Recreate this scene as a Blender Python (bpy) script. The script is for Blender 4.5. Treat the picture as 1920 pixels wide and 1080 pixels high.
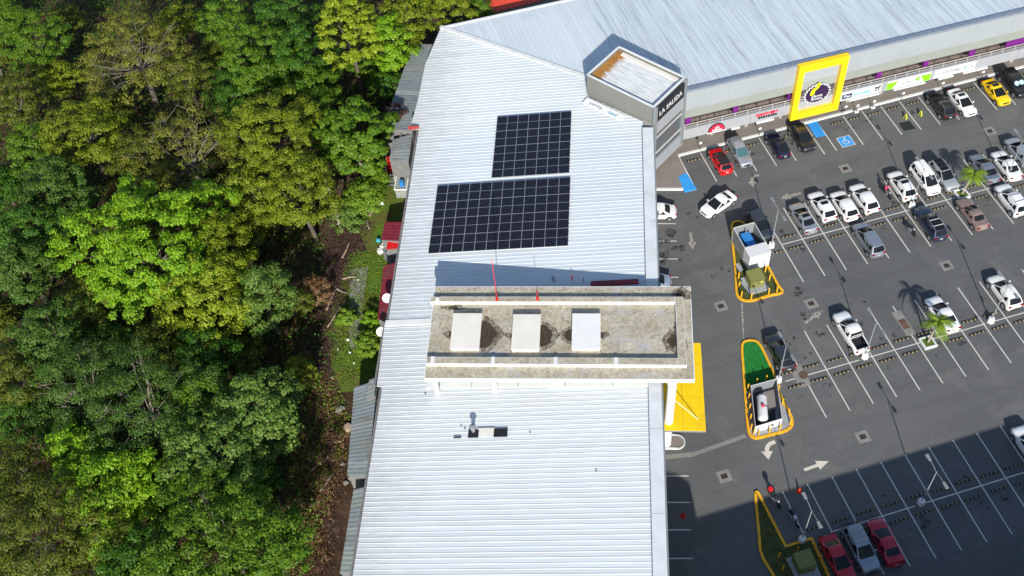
import bpy, bmesh, math, random
import numpy as np
from mathutils import Vector, Matrix, Euler
for o in list(bpy.data.objects): bpy.data.objects.remove(o)
scene = bpy.context.scene
col = scene.collection
R_ = math.radians
# ------------------------------------------------------------------ camera
CAMH, FPX = 91.904, 2001.54
PITCH, ROLL = R_(51.845), R_(6.283)
_fw = np.array([0, math.cos(PITCH), -math.sin(PITCH)]); _rt = np.array([1., 0, 0]); _dn = np.cross(_fw, _rt)
_r = math.cos(ROLL)*_rt + math.sin(ROLL)*_dn; _q = -math.sin(ROLL)*_rt + math.cos(ROLL)*_dn
cd = bpy.data.cameras.new('camera'); cam = bpy.data.objects.new('camera', cd); col.objects.link(cam)
cd.sensor_width = 36; cd.lens = FPX/1920*36; cd.clip_end = 1000; cd.clip_start = 1
cam.matrix_world = Matrix(((_r[0], -_q[0], -_fw[0], 0), (_r[1], -_q[1], -_fw[1], 0), (_r[2], -_q[2], -_fw[2], CAMH), (0, 0, 0, 1)))
scene.camera = cam
# ------------------------------------------------------------------ sky, sun, exposure
SUN_EL = R_(28.2)
sdir = Vector((0.035*math.cos(SUN_EL), math.cos(SUN_EL), -math.sin(SUN_EL)))
w = bpy.data.worlds.new('World'); scene.world = w; w.use_nodes = True
nt = w.node_tree; sky = nt.nodes.new('ShaderNodeTexSky'); sky.sky_type = 'NISHITA'; sky.sun_disc = False
sky.sun_elevation = SUN_EL; sky.sun_rotation = math.pi; sky.air_density = 1.0; sky.dust_density = 0.6; sky.ozone_density = 1.2
bgn = nt.nodes['Background']; nt.links.new(sky.outputs[0], bgn.inputs[0]); bgn.inputs[1].default_value = 0.125
sl = bpy.data.lights.new('sun', 'SUN'); sl.energy = 5.0; sl.angle = R_(0.53); sl.color = (1, .955, .88)
so = bpy.data.objects.new('sun', sl); col.objects.link(so); so.rotation_euler = sdir.to_track_quat('-Z', 'Y').to_euler(); so.location = (0, -60, 90)
vs = scene.view_settings; vs.view_transform = 'Standard'; vs.look = 'None'; vs.gamma = 1; vs.exposure = 0.46; vs.use_curve_mapping = False
# ------------------------------------------------------------------ geometry of the place
def at(px, py, z=0.0):
    """point of the place at height z that lies on the sight line of photo pixel px,py"""
    d = _r*((px-960)/FPX) + _q*((py-540)/FPX) + _fw
    t = (z-CAMH)/d[2]
    return Vector((d[0]*t, d[1]*t, z))
UA = R_(11.045)                         # parking rows
U = Vector((math.cos(UA), math.sin(UA), 0)); V = Vector((-math.sin(UA), math.cos(UA), 0))
def uv(a, b, z=0.0): p = U*a + V*b; p.z = z; return p
def touv(p): return p.dot(U), p.dot(V)
ZT = 10.3; SL = 0.088                   # roof edge height on the courtyard side, roof slope
A1, A2 = R_(81.7), R_(10.02)
O1 = at(1240, 700, ZT); O2 = at(1290, 172, ZT); O1.z = 0; O2.z = 0
def fr(O, a, s, t, z=0.0): return Vector((O.x + s*math.cos(a) - t*math.sin(a), O.y + s*math.sin(a) + t*math.cos(a), z))
def w1(s, t, z=0.0): return fr(O1, A1, s, t, z)
def w2(s, t, z=0.0): return fr(O2, A2, s, t, z)
def onroof(px, py, O, a):
    d = Vector(_r*((px-960)/FPX) + _q*((py-540)/FPX) + _fw); C = Vector((0, 0, CAMH))
    et = Vector((-math.sin(a), math.cos(a), 0)); n = Vector((0, 0, 1)) + et*SL; P0 = Vector((O.x, O.y, ZT))
    P = C + d*((P0-C).dot(n)/d.dot(n)); q = P-P0
    return q.dot(Vector((math.cos(a), math.sin(a), 0))), q.dot(et)
def tolocal(p, O, a):
    q = p-O; return q.x*math.cos(a)+q.y*math.sin(a), -q.x*math.sin(a)+q.y*math.cos(a)
# ------------------------------------------------------------------ helpers
def tag(o, label=None, cat=None, group=None, kind=None):
    if label: o['label'] = label
    if cat: o['category'] = cat
    if group: o['group'] = group
    if kind: o['kind'] = kind
    return o
def link(o, parent=None):
    col.objects.link(o)
    if parent: o.parent = parent
    return o
def empty(name, loc=(0, 0, 0), rz=0.0, parent=None):
    o = bpy.data.objects.new(name, None); o.location = loc; o.rotation_euler = (0, 0, rz); o.empty_display_size = .3
    return link(o, parent)
class MB:
    def __init__(s): s.v = []; s.f = []; s.m = []
    def add(s, vs_, fs, m=0):
        b = len(s.v); s.v += [tuple(p) for p in vs_]; s.f += [tuple(i+b for i in q) for q in fs]; s.m += [m]*len(fs); return s
    def box(s, c, d, rz=0.0, m=0, taper=1.0, rx=0.0, M=None):
        x, y, z = d[0]/2, d[1]/2, d[2]/2
        P = [Vector((-x, -y, -z)), Vector((x, -y, -z)), Vector((x, y, -z)), Vector((-x, y, -z))] + [Vector((a*taper, b*taper, z)) for a, b in ((-x, -y), (x, -y), (x, y), (-x, y))]
        E = Euler((rx, 0, rz)).to_matrix() if M is None else M
        return s.add([E @ p + Vector(c) for p in P], [(3, 2, 1, 0), (4, 5, 6, 7), (0, 1, 5, 4), (1, 2, 6, 5), (2, 3, 7, 6), (3, 0, 4, 7)], m)
    def hexa(s, lo, hi, m=0):
        n = len(lo); b = list(lo)+list(hi)
        return s.add(b, [tuple(range(n-1, -1, -1)), tuple(range(n, 2*n))] + [(i, (i+1) % n, n+(i+1) % n, n+i) for i in range(n)], m)
    def prism(s, pts, z0, z1, m=0):
        return s.hexa([(p[0], p[1], z0) for p in pts], [(p[0], p[1], z1) for p in pts], m)
    def poly(s, pts, m=0): return s.add(pts, [tuple(range(len(pts)))], m)
    def tube(s, pts, rad, n=8, m=0, cap=True):
        pts = [Vector(p) for p in pts]; k = len(pts)
        rad = [rad]*k if not hasattr(rad, '__len__') else rad
        vv = []; ff = []
        for i, p in enumerate(pts):
            d = (pts[min(i+1, k-1)]-pts[max(i-1, 0)]).normalized()
            a = d.cross(Vector((0, 0, 1))) if abs(d.z) < .95 else d.cross(Vector((1, 0, 0)))
            a.normalize(); b = d.cross(a)
            for j in range(n):
                t = 2*math.pi*j/n; vv.append(p + (a*math.cos(t)+b*math.sin(t))*rad[i])
        for i in range(k-1):
            for j in range(n): ff.append((i*n+j, i*n+(j+1) % n, (i+1)*n+(j+1) % n, (i+1)*n+j))
        if cap: ff += [tuple(range(n)), tuple(range((k-1)*n+n-1, (k-1)*n-1, -1))]
        return s.add(vv, ff, m)
    def lathe(s, prof, n=16, c=(0, 0, 0), m=0, axis='z'):
        vv = []; ff = []
        for r, h in prof:
            for j in range(n):
                t = 2*math.pi*j/n; a, b = r*math.cos(t), r*math.sin(t)
                p = (a, b, h) if axis == 'z' else ((h, a, b) if axis == 'x' else (a, h, b))
                vv.append((p[0]+c[0], p[1]+c[1], p[2]+c[2]))
        k = len(prof)
        for i in range(k-1):
            for j in range(n): ff.append((i*n+j, i*n+(j+1) % n, (i+1)*n+(j+1) % n, (i+1)*n+j))
        ff += [tuple(range(n-1, -1, -1)), tuple(range((k-1)*n, k*n))]
        return s.add(vv, ff, m)
    def mesh(s, name, mats, smooth=None):
        me = bpy.data.meshes.new(name); me.from_pydata(s.v, [], s.f)
        for q in (mats if isinstance(mats, (list, tuple)) else [mats]): me.materials.append(q)
        me.polygons.foreach_set('material_index', s.m)
        bm = bmesh.new(); bm.from_mesh(me); bmesh.ops.recalc_face_normals(bm, faces=bm.faces); bm.to_mesh(me); bm.free()
        if smooth:
            me.polygons.foreach_set('use_smooth', [True]*len(me.polygons)); me.set_sharp_from_angle(angle=R_(smooth))
        return me
    def build(s, name, mats, parent=None, loc=(0, 0, 0), rz=0.0, smooth=None):
        o = bpy.data.objects.new(name, s.mesh(name, mats, smooth)); o.location = loc; o.rotation_euler = (0, 0, rz)
        return link(o, parent)
def inst(name, me, parent=None, loc=(0, 0, 0), rz=0.0):
    o = bpy.data.objects.new(name, me); o.location = loc; o.rotation_euler = (0, 0, rz); return link(o, parent)
def copy_tree(o, parent=None):
    c = o.copy(); link(c, parent)
    for ch in list(o.children): copy_tree(ch, c)
    return c
# ------------------------------------------------------------------ materials
class NT:
    def __init__(s, name):
        s.m = bpy.data.materials.new(name); s.m.use_nodes = True; s.t = s.m.node_tree; s.b = s.t.nodes['Principled BSDF']; s.out = s.t.nodes['Material Output']
    def n(s, ty, **k):
        q = s.t.nodes.new('ShaderNode'+ty)
        for a, b in k.items(): setattr(q, a, b)
        return q
    def l(s, a, b): s.t.links.new(a, b)
    def coord(s, sc=(1, 1, 1), which='Object', loc=(0, 0, 0), rot=0.0):
        c = s.n('TexCoord'); m = s.n('Mapping'); m.inputs['Scale'].default_value = sc; m.inputs['Location'].default_value = loc; m.inputs['Rotation'].default_value = (0, 0, rot)
        s.l(c.outputs[which], m.inputs[0]); return m.outputs[0]
    def world(s, sc=(1, 1, 1)):
        g = s.n('NewGeometry'); m = s.n('Mapping'); m.inputs['Scale'].default_value = sc; s.l(g.outputs['Position'], m.inputs[0]); return m.outputs[0]
    def noise(s, vec, scale, detail=4, rough=.55, dist=0.0):
        q = s.n('TexNoise'); q.inputs['Scale'].default_value = scale; q.inputs['Detail'].default_value = detail; q.inputs['Roughness'].default_value = rough; q.inputs['Distortion'].default_value = dist
        s.l(vec, q.inputs['Vector']); return q.outputs['Fac']
    def ramp(s, fac, stops):
        q = s.n('ValToRGB'); e = q.color_ramp.elements
        while len(e) < len(stops): e.new(.5)
        for i, (p, c) in enumerate(stops): e[i].position = p; e[i].color = (c[0], c[1], c[2], 1) if hasattr(c, '__len__') else (c, c, c, 1)
        s.l(fac, q.inputs[0]); return q.outputs[0]
    def mix(s, fac, a, b, mode='MIX'):
        q = s.n('Mix', data_type='RGBA', blend_type=mode)
        for sock, x in ((q.inputs[0], fac), (q.inputs[6], a), (q.inputs[7], b)):
            if isinstance(x, bpy.types.NodeSocket): s.l(x, sock)
            elif hasattr(x, '__len__'): sock.default_value = (x[0], x[1], x[2], 1)
            else: sock.default_value = x
        return q.outputs[2]
    def bump(s, h, strength=.3, dist=.02):
        q = s.n('Bump'); q.inputs['Strength'].default_value = strength; q.inputs['Distance'].default_value = dist; s.l(h, q.inputs['Height']); s.l(q.outputs[0], s.b.inputs['Normal'])
    def set(s, rough=None, metal=None, spec=None, color=None, coat=None):
        if rough is not None: s.b.inputs['Roughness'].default_value = rough
        if metal is not None: s.b.inputs['Metallic'].default_value = metal
        if spec is not None: s.b.inputs['Specular IOR Level'].default_value = spec
        if coat is not None: s.b.inputs['Coat Weight'].default_value = coat; s.b.inputs['Coat Roughness'].default_value = .05
        if color is not None:
            if isinstance(color, bpy.types.NodeSocket): s.l(color, s.b.inputs['Base Color'])
            else: s.b.inputs['Base Color'].default_value = (*color[:3], 1)
        return s.m
def pm(name, c, rough=.6, var=.18, scale=2.5, metal=0, spec=.4, dirt=None, dirt_amt=.5, bump=0, sc=(1, 1, 1)):
    n = NT(name); v = n.world(sc) ; f = n.noise(v, scale, 5, .6)
    lo = tuple(x*(1-var) for x in c); hi = tuple(min(1, x*(1+var*.8)) for x in c)
    cc = n.ramp(f, ((.3, lo), (.7, hi)))
    if dirt:
        g = n.noise(v, scale*.37, 6, .7, .4); h = n.ramp(g, ((.52, 0), (.68, dirt_amt))); cc = n.mix(h, cc, dirt)
    if bump: n.bump(f, bump, .03)
    return n.set(rough, metal, spec, cc)
M = {}
def asphalt():
    n = NT('asphalt'); v = n.world()
    big = n.noise(v, .055, 5, .6, .5); mid = n.noise(v, .35, 6, .65, .8); fine = n.noise(v, 14, 3, .7)
    c = n.ramp(big, ((.3, (.082, .086, .088)), (.5, (.104, .107, .105)), (.7, (.128, .125, .117))))
    c = n.mix(n.ramp(mid, ((.52, 0), (.75, .55))), c, (.078, .083, .087))
    c = n.mix(n.ramp(n.noise(v, .12, 4, .6, 1.2), ((.6, 0), (.75, .4))), c, (.135, .115, .095))
    c = n.mix(n.ramp(n.noise(v, .9, 6, .75, 1.5), ((.61, 0), (.72, .75))), c, (.04, .039, .038))
    rot = n.n('VectorRotate', rotation_type='Z_AXIS'); rot.inputs['Angle'].default_value = -R_(11.045); n.l(v, rot.inputs['Vector']); mpp = n.n('Mapping'); mpp.inputs['Scale'].default_value = (.045, .42, 1); n.l(rot.outputs[0], mpp.inputs[0])
    c = n.mix(n.ramp(n.noise(mpp.outputs[0], 1.0, 5, .65, .6), ((.48, 0), (.66, .6))), c, (.07, .07, .07))
    c = n.mix(n.ramp(n.noise(v, .21, 5, .7, 1.0), ((.52, 0), (.68, .6))), c, (.165, .16, .15))
    c = n.mix(.35, c, n.ramp(fine, ((.2, .05), (.8, .16))), 'MIX')
    cr = n.n('TexVoronoi', feature='DISTANCE_TO_EDGE'); cr.inputs['Scale'].default_value = .11
    wv = n.n('VectorMath', operation='ADD'); wn = n.n('TexNoise'); wn.inputs['Scale'].default_value = .5; wn.inputs['Detail'].default_value = 5; n.l(v, wn.inputs['Vector']); n.l(v, wv.inputs[0])
    wm = n.n('VectorMath', operation='SCALE'); wm.inputs['Scale'].default_value = 5; n.l(wn.outputs['Color'], wm.inputs[0]); n.l(wm.outputs[0], wv.inputs[1]); n.l(wv.outputs[0], cr.inputs['Vector'])
    c = n.mix(n.ramp(cr.outputs['Distance'], ((.0, .3), (.005, 0))), c, (.03, .03, .03))
    n.bump(fine, .25, .02)
    return n.set(.88, 0, .3, c)
M['asphalt'] = asphalt()
def paint(name, c, under=(.08, .08, .078), wear=.42):
    n = NT(name); v = n.world(); f = n.noise(v, 5.5, 6, .75); k = n.ramp(f, ((wear-.1, 0), (wear+.05, 1)))
    return n.set(.7, 0, .3, n.mix(k, under, n.ramp(n.noise(v, 1.3, 4), ((.3, tuple(x*.82 for x in c)), (.7, c)))))
M['line'] = paint('line_paint', (.62, .6, .55), wear=.33)
M['arrow'] = paint('arrow_paint', (.6, .56, .47), wear=.34)
M['worn'] = paint('worn_paint', (.5, .46, .38), wear=.53)
M['bluep'] = paint('blue_paint', (.035, .3, .72), (.1, .1, .1), .26)
def roofmat(name, c, streak, amt, grime=.25):
    n = NT(name); v = n.coord((5.0, .09, .3)); f = n.noise(v, 1.0, 6, .7, .1); g = n.noise(n.coord((.06, .06, .06)), 1.3, 4, .6, .4)
    h = n.noise(n.coord((22, .25, 1)), 1.0, 3, .7)
    cc = n.mix(n.ramp(f, ((.5, 0), (.74, amt))), c, streak); cc = n.mix(n.ramp(g, ((.45, 0), (.75, grime))), cc, tuple(x*.72 for x in c))
    cc = n.mix(n.ramp(h, ((.55, 0), (.75, amt*.6))), cc, streak)
    sx = n.n('SeparateXYZ'); tcx = n.n('TexCoord'); n.l(tcx.outputs['Object'], sx.inputs[0]); mr = n.n('MapRange'); mr.inputs['From Min'].default_value = 17; mr.inputs['From Max'].default_value = 27; mr.inputs['To Min'].default_value = -.05; mr.inputs['To Max'].default_value = .42; n.l(sx.outputs[1], mr.inputs[0])
    ad = n.n('Math', operation='ADD'); n.l(mr.outputs[0], ad.inputs[0]); n.l(n.noise(n.coord((2.5, .5, 1)), 1.0, 5, .75, .4), ad.inputs[1]); cc = n.mix(n.ramp(ad.outputs[0], ((.62, 0), (1.0, .45))), cc, (.32, .29, .25))
    oi = n.n('ObjectInfo'); cc = n.mix(.5, cc, n.ramp(oi.outputs['Random'], ((0, .82), (1, 1.0))), 'MULTIPLY')
    return n.set(.5, 0, .35, cc)
M['roofw'] = roofmat('white_roof', (.61, .65, .66), (.45, .48, .495), .35, .25)
M['roofw2'] = roofmat('white_roof_aged', (.59, .64, .665), (.4, .43, .455), .45, .25)
M['roofr'] = roofmat('grey_roof_new', (.62, .67, .7), (.46, .5, .53), .35, .2)
M['roofg'] = roofmat('grey_roof_streaked', (.6, .655, .69), (.12, .15, .19), .85, .2)
M['coping'] = pm('coping', (.58, .6, .61), .5, .08, .8, dirt=(.35, .35, .34), dirt_amt=.4)
M['flash'] = pm('dark_flashing', (.17, .2, .25), .5, .2, 3)
M['gutter'] = pm('gutter', (.16, .15, .14), .7, .3, 2)
M['wall'] = pm('wall_paint', (.3, .3, .285), .8, .08, .6)
M['fascia'] = pm('fascia_paint', (.27, .295, .31), .7, .05, .35, dirt=(.225, .245, .25), dirt_amt=.35)
M['fascia2'] = pm('fascia_lower', (.235, .255, .225), .7, .06, .5)
M['band'] = pm('sign_band', (.29, .3, .315), .6, .05, .4)
M['white'] = pm('white_paint', (.66, .66, .64), .55, .05, 1.5)
M['cleanwhite'] = pm('sign_white', (.6, .6, .6), .45, .03, 1)
M['offw'] = pm('hatch_cover', (.66, .62, .55), .6, .06, .8, dirt=(.5, .45, .36), dirt_amt=.3)
def concrete():
    n = NT('weathered_concrete'); v = n.world(); a = n.noise(v, .5, 6, .65, .4); b = n.noise(v, 3.5, 6, .75, .6); c = n.noise(v, 1.2, 6, .8, 1.0); d = n.noise(v, .33, 5, .7, .3)
    k = n.ramp(a, ((.3, (.34, .3, .225)), (.55, (.45, .41, .315)), (.75, (.52, .485, .4))))
    k = n.mix(n.ramp(b, ((.46, 0), (.68, .85))), k, (.19, .155, .11))
    k = n.mix(n.ramp(c, ((.54, 0), (.68, .8))), k, (.15, .105, .065))
    k = n.mix(n.ramp(d, ((.56, 0), (.66, .65))), k, (.38, .38, .4))
    n.bump(b, .3, .03); return n.set(.9, 0, .2, k)
M['conc'] = concrete()
M['moss2'] = None
M['moss'] = pm('dark_algae', (.05, .036, .022), .95, .5, 5)
M['pave'] = pm('pavement', (.21, .185, .165), .85, .12, .6, dirt=(.15, .135, .12), dirt_amt=.5)
M['concl'] = pm('light_concrete', (.215, .205, .185), .9, .2, 2, dirt=(.14, .135, .125))
M['concp'] = pm('concrete_pad', (.3, .31, .32), .85, .15, 1.5, dirt=(.2, .2, .2))
M['yellow'] = pm('yellow_panel', (.8, .54, .004), .5, .07, 1.2, dirt=(.56, .37, .03), dirt_amt=.5)
M['kerby'] = pm('yellow_kerb', (.74, .38, .012), .6, .18, 3, dirt=(.4, .22, .03), dirt_amt=.5)
M['gymy'] = pm('gym_yellow', (.85, .56, .008), .4, .03, 1)
M['dark'] = pm('dark_metal', (.03, .03, .033), .5, .2, 3)
M['grate'] = pm('drain_grate', (.05, .032, .025), .7, .3, 8)
M['rail'] = pm('rail_steel', (.5, .5, .48), .4, .1, 3)
M['galv'] = pm('galvanised', (.2, .215, .225), .5, .12, 2, dirt=(.16, .165, .17))
M['lampm'] = pm('lamp_post_steel', (.25, .27, .28), .45, .08, 2)
M['purple'] = pm('purple_panel', (.14, .012, .17), .5, .15, 3)
M['shopdark'] = pm('shop_interior', (.045, .04, .045), .6, .3, .6)
M['balcony'] = pm('balcony_floor', (.25, .2, .18), .7, .12, 1.2)
M['black'] = pm('black_sign', (.016, .017, .02), .4, .1, 2)
M['ink'] = pm('black_letters', (.012, .012, .015), .5, .1, 2)
M['navy'] = pm('navy_letters', (.01, .02, .1), .5, .1, 2)
M['cyan'] = pm('light_blue_letters', (.06, .42, .75), .5, .06, 2)
M['teal'] = pm('teal_letters', (.05, .32, .42), .5, .06, 2)
M['redl'] = pm('red_letters', (.7, .015, .05), .5, .06, 2)
M['lime'] = pm('lime_green_print', (.2, .72, .01), .5, .04, 2)
M['gearp'] = pm('dark_purple', (.03, .012, .045), .5, .1, 2)
M['thumb'] = pm('bright_yellow', (.85, .72, .01), .5, .04, 2)
M['greyl'] = pm('grey_letters', (.28, .27, .29), .5, .06, 2)
M['tgreen'] = pm('transformer_green', (.17, .18, .05), .5, .1, 1.5, dirt=(.2, .18, .1), dirt_amt=.4)
M['blue'] = pm('blue_generator', (.03, .2, .52), .45, .06, 2)
M['turf'] = pm('artificial_turf', (.006, .16, .02), .9, .35, 3, bump=.4, dirt=(.03, .1, .02), dirt_amt=.6)
M['grass'] = pm('grass', (.055, .068, .018), .95, .5, 2.2, dirt=(.1, .08, .03), dirt_amt=.6, bump=.6)
def glassm(name, c, rough=.06):
    n = NT(name); n.b.inputs['IOR'].default_value = 1.28; return n.set(rough, 0, .5, c)
M['glass'] = glassm('car_glass', (.012, .014, .017))
M['teglass'] = glassm('tinted_glass', (.05, .11, .12))
M['tglass'] = glassm('tower_glass', (.1, .115, .12), .03)
M['tyre'] = pm('tyre', (.018, .018, .018), .85, .2, 6)
M['rim'] = pm('rim', (.35, .36, .37), .35, .1, 5, metal=.6)
M['chrome'] = pm('chrome', (.6, .6, .6), .2, .05, 5, metal=.9)
M['light'] = glassm('headlight', (.34, .36, .38), .15)
M['tail'] = glassm('tail_light', (.22, .006, .008), .2)
M['plate'] = pm('number_plate', (.4, .4, .38), .5, .05, 5)
M['trim'] = pm('black_trim', (.022, .022, .024), .55, .2, 4)
M['redroof'] = pm('red_roof', (.34, .035, .028), .6, .2, 1.2, dirt=(.2, .07, .05), dirt_amt=.5)
M['dredroof'] = pm('dark_red_roof', (.2, .02, .035), .6, .25, 1.5, dirt=(.12, .06, .05), dirt_amt=.7)
M['bred'] = pm('bright_red', (.62, .012, .012), .5, .08, 2)
M['orange'] = pm('cone_orange', (.72, .05, .012), .5, .08, 3)
M['hivis'] = pm('hi_vis', (.62, .7, .03), .5, .08, 3)
M['zinc'] = pm('zinc_sheet', (.25, .285, .305), .6, .22, .9, dirt=(.17, .15, .13), dirt_amt=.6)
M['zinc2'] = pm('zinc_sheet_pale', (.29, .325, .335), .6, .18, .8, dirt=(.2, .19, .17), dirt_amt=.5)
M['soil'] = None
def soil():
    n = NT('forest_soil'); v = n.world(); a = n.noise(v, .25, 6, .7, .6); b = n.noise(v, 2.2, 6, .75, .5)
    k = n.ramp(a, ((.3, (.04, .024, .014)), (.5, (.085, .048, .028)), (.65, (.13, .085, .055)), (.8, (.06, .065, .02))))
    k = n.mix(n.ramp(b, ((.4, .7), (.7, 0))), k, (.03, .018, .01)); n.bump(b, .8, .12); return n.set(.95, 0, .2, k)
M['soil'] = soil()
def lawnm():
    n = NT('rough_lawn'); v = n.world(); a = n.noise(v, .35, 6, .7, .7); b = n.noise(v, 4, 5, .75)
    k = n.ramp(a, ((.34, (.15, .09, .04)), (.46, (.13, .15, .025)), (.6, (.1, .2, .018)), (.75, (.17, .23, .03))))
    k = n.mix(n.ramp(b, ((.35, .6), (.65, 0))), k, (.025, .03, .01)); n.bump(b, .8, .1); return n.set(.95, 0, .2, k)
M['lawn'] = lawnm()
M['bark'] = pm('bark', (.1, .085, .065), .9, .3, 4, bump=.5)
M['barkb'] = pm('grey_bark', (.17, .15, .115), .9, .25, 3)
M['barkp'] = pm('pale_bark', (.3, .27, .215), .9, .2, 3, bump=.4)
M['log'] = pm('bleached_wood', (.36, .27, .19), .9, .25, 3)
M['rust'] = pm('rust', (.11, .066, .045), .8, .4, 2)
M['skin'] = pm('skin', (.3, .16, .1), .6, .05, 3)
M['pink'] = pm('pink_shirt', (.75, .03, .16), .8, .08, 4)
M['jean'] = pm('dark_trousers', (.025, .028, .04), .85, .15, 5)
M['hair'] = pm('black_helmet', (.012, .012, .014), .25, .1, 5)
def leafm(name, cols, trans=.18, k=.85):
    cols = tuple(tuple(x*k for x in c) for c in cols)
    n = NT(name); g = n.n('NewGeometry'); rmp = n.ramp(g.outputs['Random Per Island'], tuple((i/(len(cols)-1), c) for i, c in enumerate(cols)))
    n.set(.55, 0, .25, rmp); t = n.n('BsdfTranslucent'); n.l(n.mix(1.0, rmp, (1.0, 1.15, .5), 'MULTIPLY'), t.inputs[0])
    mx = n.n('MixShader'); mx.inputs[0].default_value = trans; n.l(n.b.outputs[0], mx.inputs[1]); n.l(t.outputs[0], mx.inputs[2]); n.l(mx.outputs[0], n.out.inputs[0]); return n.m
LEAF = {
 'lime': leafm('leaf_lime', ((.09, .22, .005), (.165, .33, .008), (.27, .42, .014))),
 'yellow': leafm('leaf_yellow_green', ((.13, .2, .008), (.23, .31, .012), (.34, .39, .02))),
 'green': leafm('leaf_green', ((.045, .115, .004), (.082, .178, .006), (.15, .235, .012))),
 'deep': leafm('leaf_deep_green', ((.026, .085, .005), (.048, .132, .008), (.085, .175, .012))),
 'olive': leafm('leaf_olive', ((.085, .13, .005), (.16, .215, .008), (.25, .285, .013))),
 'dolive': leafm('leaf_dark_olive', ((.05, .078, .006), (.095, .13, .009), (.16, .175, .014))),
 'teal': leafm('leaf_blue_green', ((.036, .09, .01), (.064, .14, .015), (.12, .19, .026))),
 'pale': leafm('leaf_pale_green', ((.06, .13, .015), (.11, .2, .025), (.19, .27, .05))),
 'sparse': leafm('leaf_thin_olive', ((.1, .12, .012), (.17, .185, .018), (.25, .24, .035))),
 'brown': leafm('leaf_dry', ((.1, .055, .022), (.19, .1, .04), (.3, .19, .095)), .16, 1.0),
 'purple': leafm('leaf_withered', ((.05, .03, .03), (.1, .055, .05), (.15, .09, .075))),
 'palm': leafm('leaf_palm', ((.1, .18, .012), (.17, .27, .018), (.27, .33, .03)), .35, 1.0),
 'weed': leafm('leaf_weed', ((.075, .15, .01), (.13, .235, .014), (.2, .29, .024)), .16, 1.0),
}
CAR = {}
def carpaint(c, metal=0.0):
    k = (c, metal)
    if k not in CAR:
        n = NT('car_paint'); f = n.noise(n.coord(), 1.2, 4); 
        CAR[k] = n.set(.35, metal, .5, n.ramp(f, ((.3, tuple(x*.9 for x in c)), (.7, c))), .7)
    return CAR[k]
def text(s, size, mat, parent, loc, rot, name='lettering', depth=.02, stretch=1.0, shear=0.0, align='CENTER'):
    cu = bpy.data.curves.new(name, 'FONT'); cu.body = s; cu.size = size; cu.extrude = depth/2; cu.align_x = align; cu.align_y = 'CENTER'; cu.resolution_u = 3; cu.shear = shear
    cu.offset = size*.012
    t = bpy.data.objects.new(name, cu); col.objects.link(t); bpy.context.view_layer.update()
    me = bpy.data.meshes.new_from_object(t.evaluated_get(bpy.context.evaluated_depsgraph_get())); bpy.data.objects.remove(t); bpy.data.curves.remove(cu)
    me.materials.clear(); me.materials.append(mat)
    o = bpy.data.objects.new(name, me); o.location = loc; o.rotation_euler = rot; o.scale = (stretch, 1, 1); return link(o, parent)
M['hutw'] = pm('hut_wall_paint', (.17, .175, .17), .8, .2, 1.2, dirt=(.1, .09, .08), dirt_amt=.6)

def zincm(name, c):
    n = NT(name); oi = n.n('ObjectInfo'); f = n.noise(n.world((.6, 3, 1)), 1.6, 5, .7); cc = n.ramp(f, ((.3, tuple(x*.75 for x in c)), (.7, c)))
    cc = n.mix(.75, cc, n.ramp(oi.outputs['Random'], ((0, (.72, .72, .72)), (.5, (1, 1, 1)), (.8, (.95, .97, .82)), (1, (.85, .78, .7)))), 'MULTIPLY')
    cc = n.mix(n.ramp(n.noise(n.world(), .55, 6, .75, .6), ((.52, 0), (.66, .75))), cc, (.17, .13, .1)); return n.set(.6, 0, .3, cc)
M['zinc'] = zincm('zinc_sheet', (.25, .29, .31)); M['zinc2'] = zincm('zinc_sheet_pale', (.3, .34, .355))
M['oredroof'] = pm('orange_red_roof', (.62, .06, .028), .6, .15, .8, dirt=(.35, .06, .04), dirt_amt=.5)

def soft_moss():
    n = NT('thin_algae'); v = n.world(); k = n.ramp(n.noise(v, 4.5, 6, .8, .6), ((.4, 0), (.62, .85))); tr = n.n('BsdfTransparent'); mx = n.n('MixShader'); n.set(.95, 0, .1, (.075, .055, .035)); n.l(k, mx.inputs[0]); n.l(tr.outputs[0], mx.inputs[1]); n.l(n.b.outputs[0], mx.inputs[2]); n.l(mx.outputs[0], n.out.inputs[0]); return n.m
M['moss2'] = soft_moss()
# ================================================================== THE SETTING
g = MB(); g.poly([(-400, -300, -.06), (400, -300, -.06), (400, 500, -.06), (-400, 500, -.06)])
ground = tag(g.build('ground', M['soil']), 'dark brown soil under the forest and behind the mall', kind='structure')
# asphalt yard between the two wings
c12 = Vector((17.82, 88.35, 0))
pl = [w1(-90, 4), w1(34, 4), w2(-2, 6), w2(130, 6), Vector((170, -70, 0)), Vector((0, -70, 0))]
g = MB(); g.poly([(p.x, p.y, 0) for p in pl]); lot = g.build('parking_lot', M['asphalt']); tag(lot, 'grey asphalt parking lot in front of the mall', kind='structure')
mark_n = [0]
def strip(p, q, wd=.11, z=.005, mat='line', name='painted_line'):
    p = Vector(p); q = Vector(q); d = (q-p).normalized(); n = Vector((-d.y, d.x, 0))*wd/2; mark_n[0] += 1; z = z + .0004*(mark_n[0] % 3)
    b = MB(); b.poly([(a.x, a.y, z) for a in (p-n, q-n, q+n, p+n)]); return b.build(name, M[mat], lot)
VA, VB, VC = 66.95, 50.45, 34.33
for i in range(0, 18):
    a = 43.79+2.5*i
    strip(uv(a, 61.44), uv(a, VA-.06)); strip(uv(a, VA+.06), uv(a, 71.9 if i else 69.3))
for i in range(-1, 19):
    a = 41.07+2.5*i
    strip(uv(a, 45.38), uv(a, VB-.06)); strip(uv(a, VB+.06), uv(a, 55.5))
for i in range(0, 21):
    a = 31.19+2.5*i
    strip(uv(a, VC+.06), uv(a, 39.38))
    if i > 0: strip(uv(a, 32.6 if i == 1 else 29.24), uv(a, VC-.06))
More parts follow.
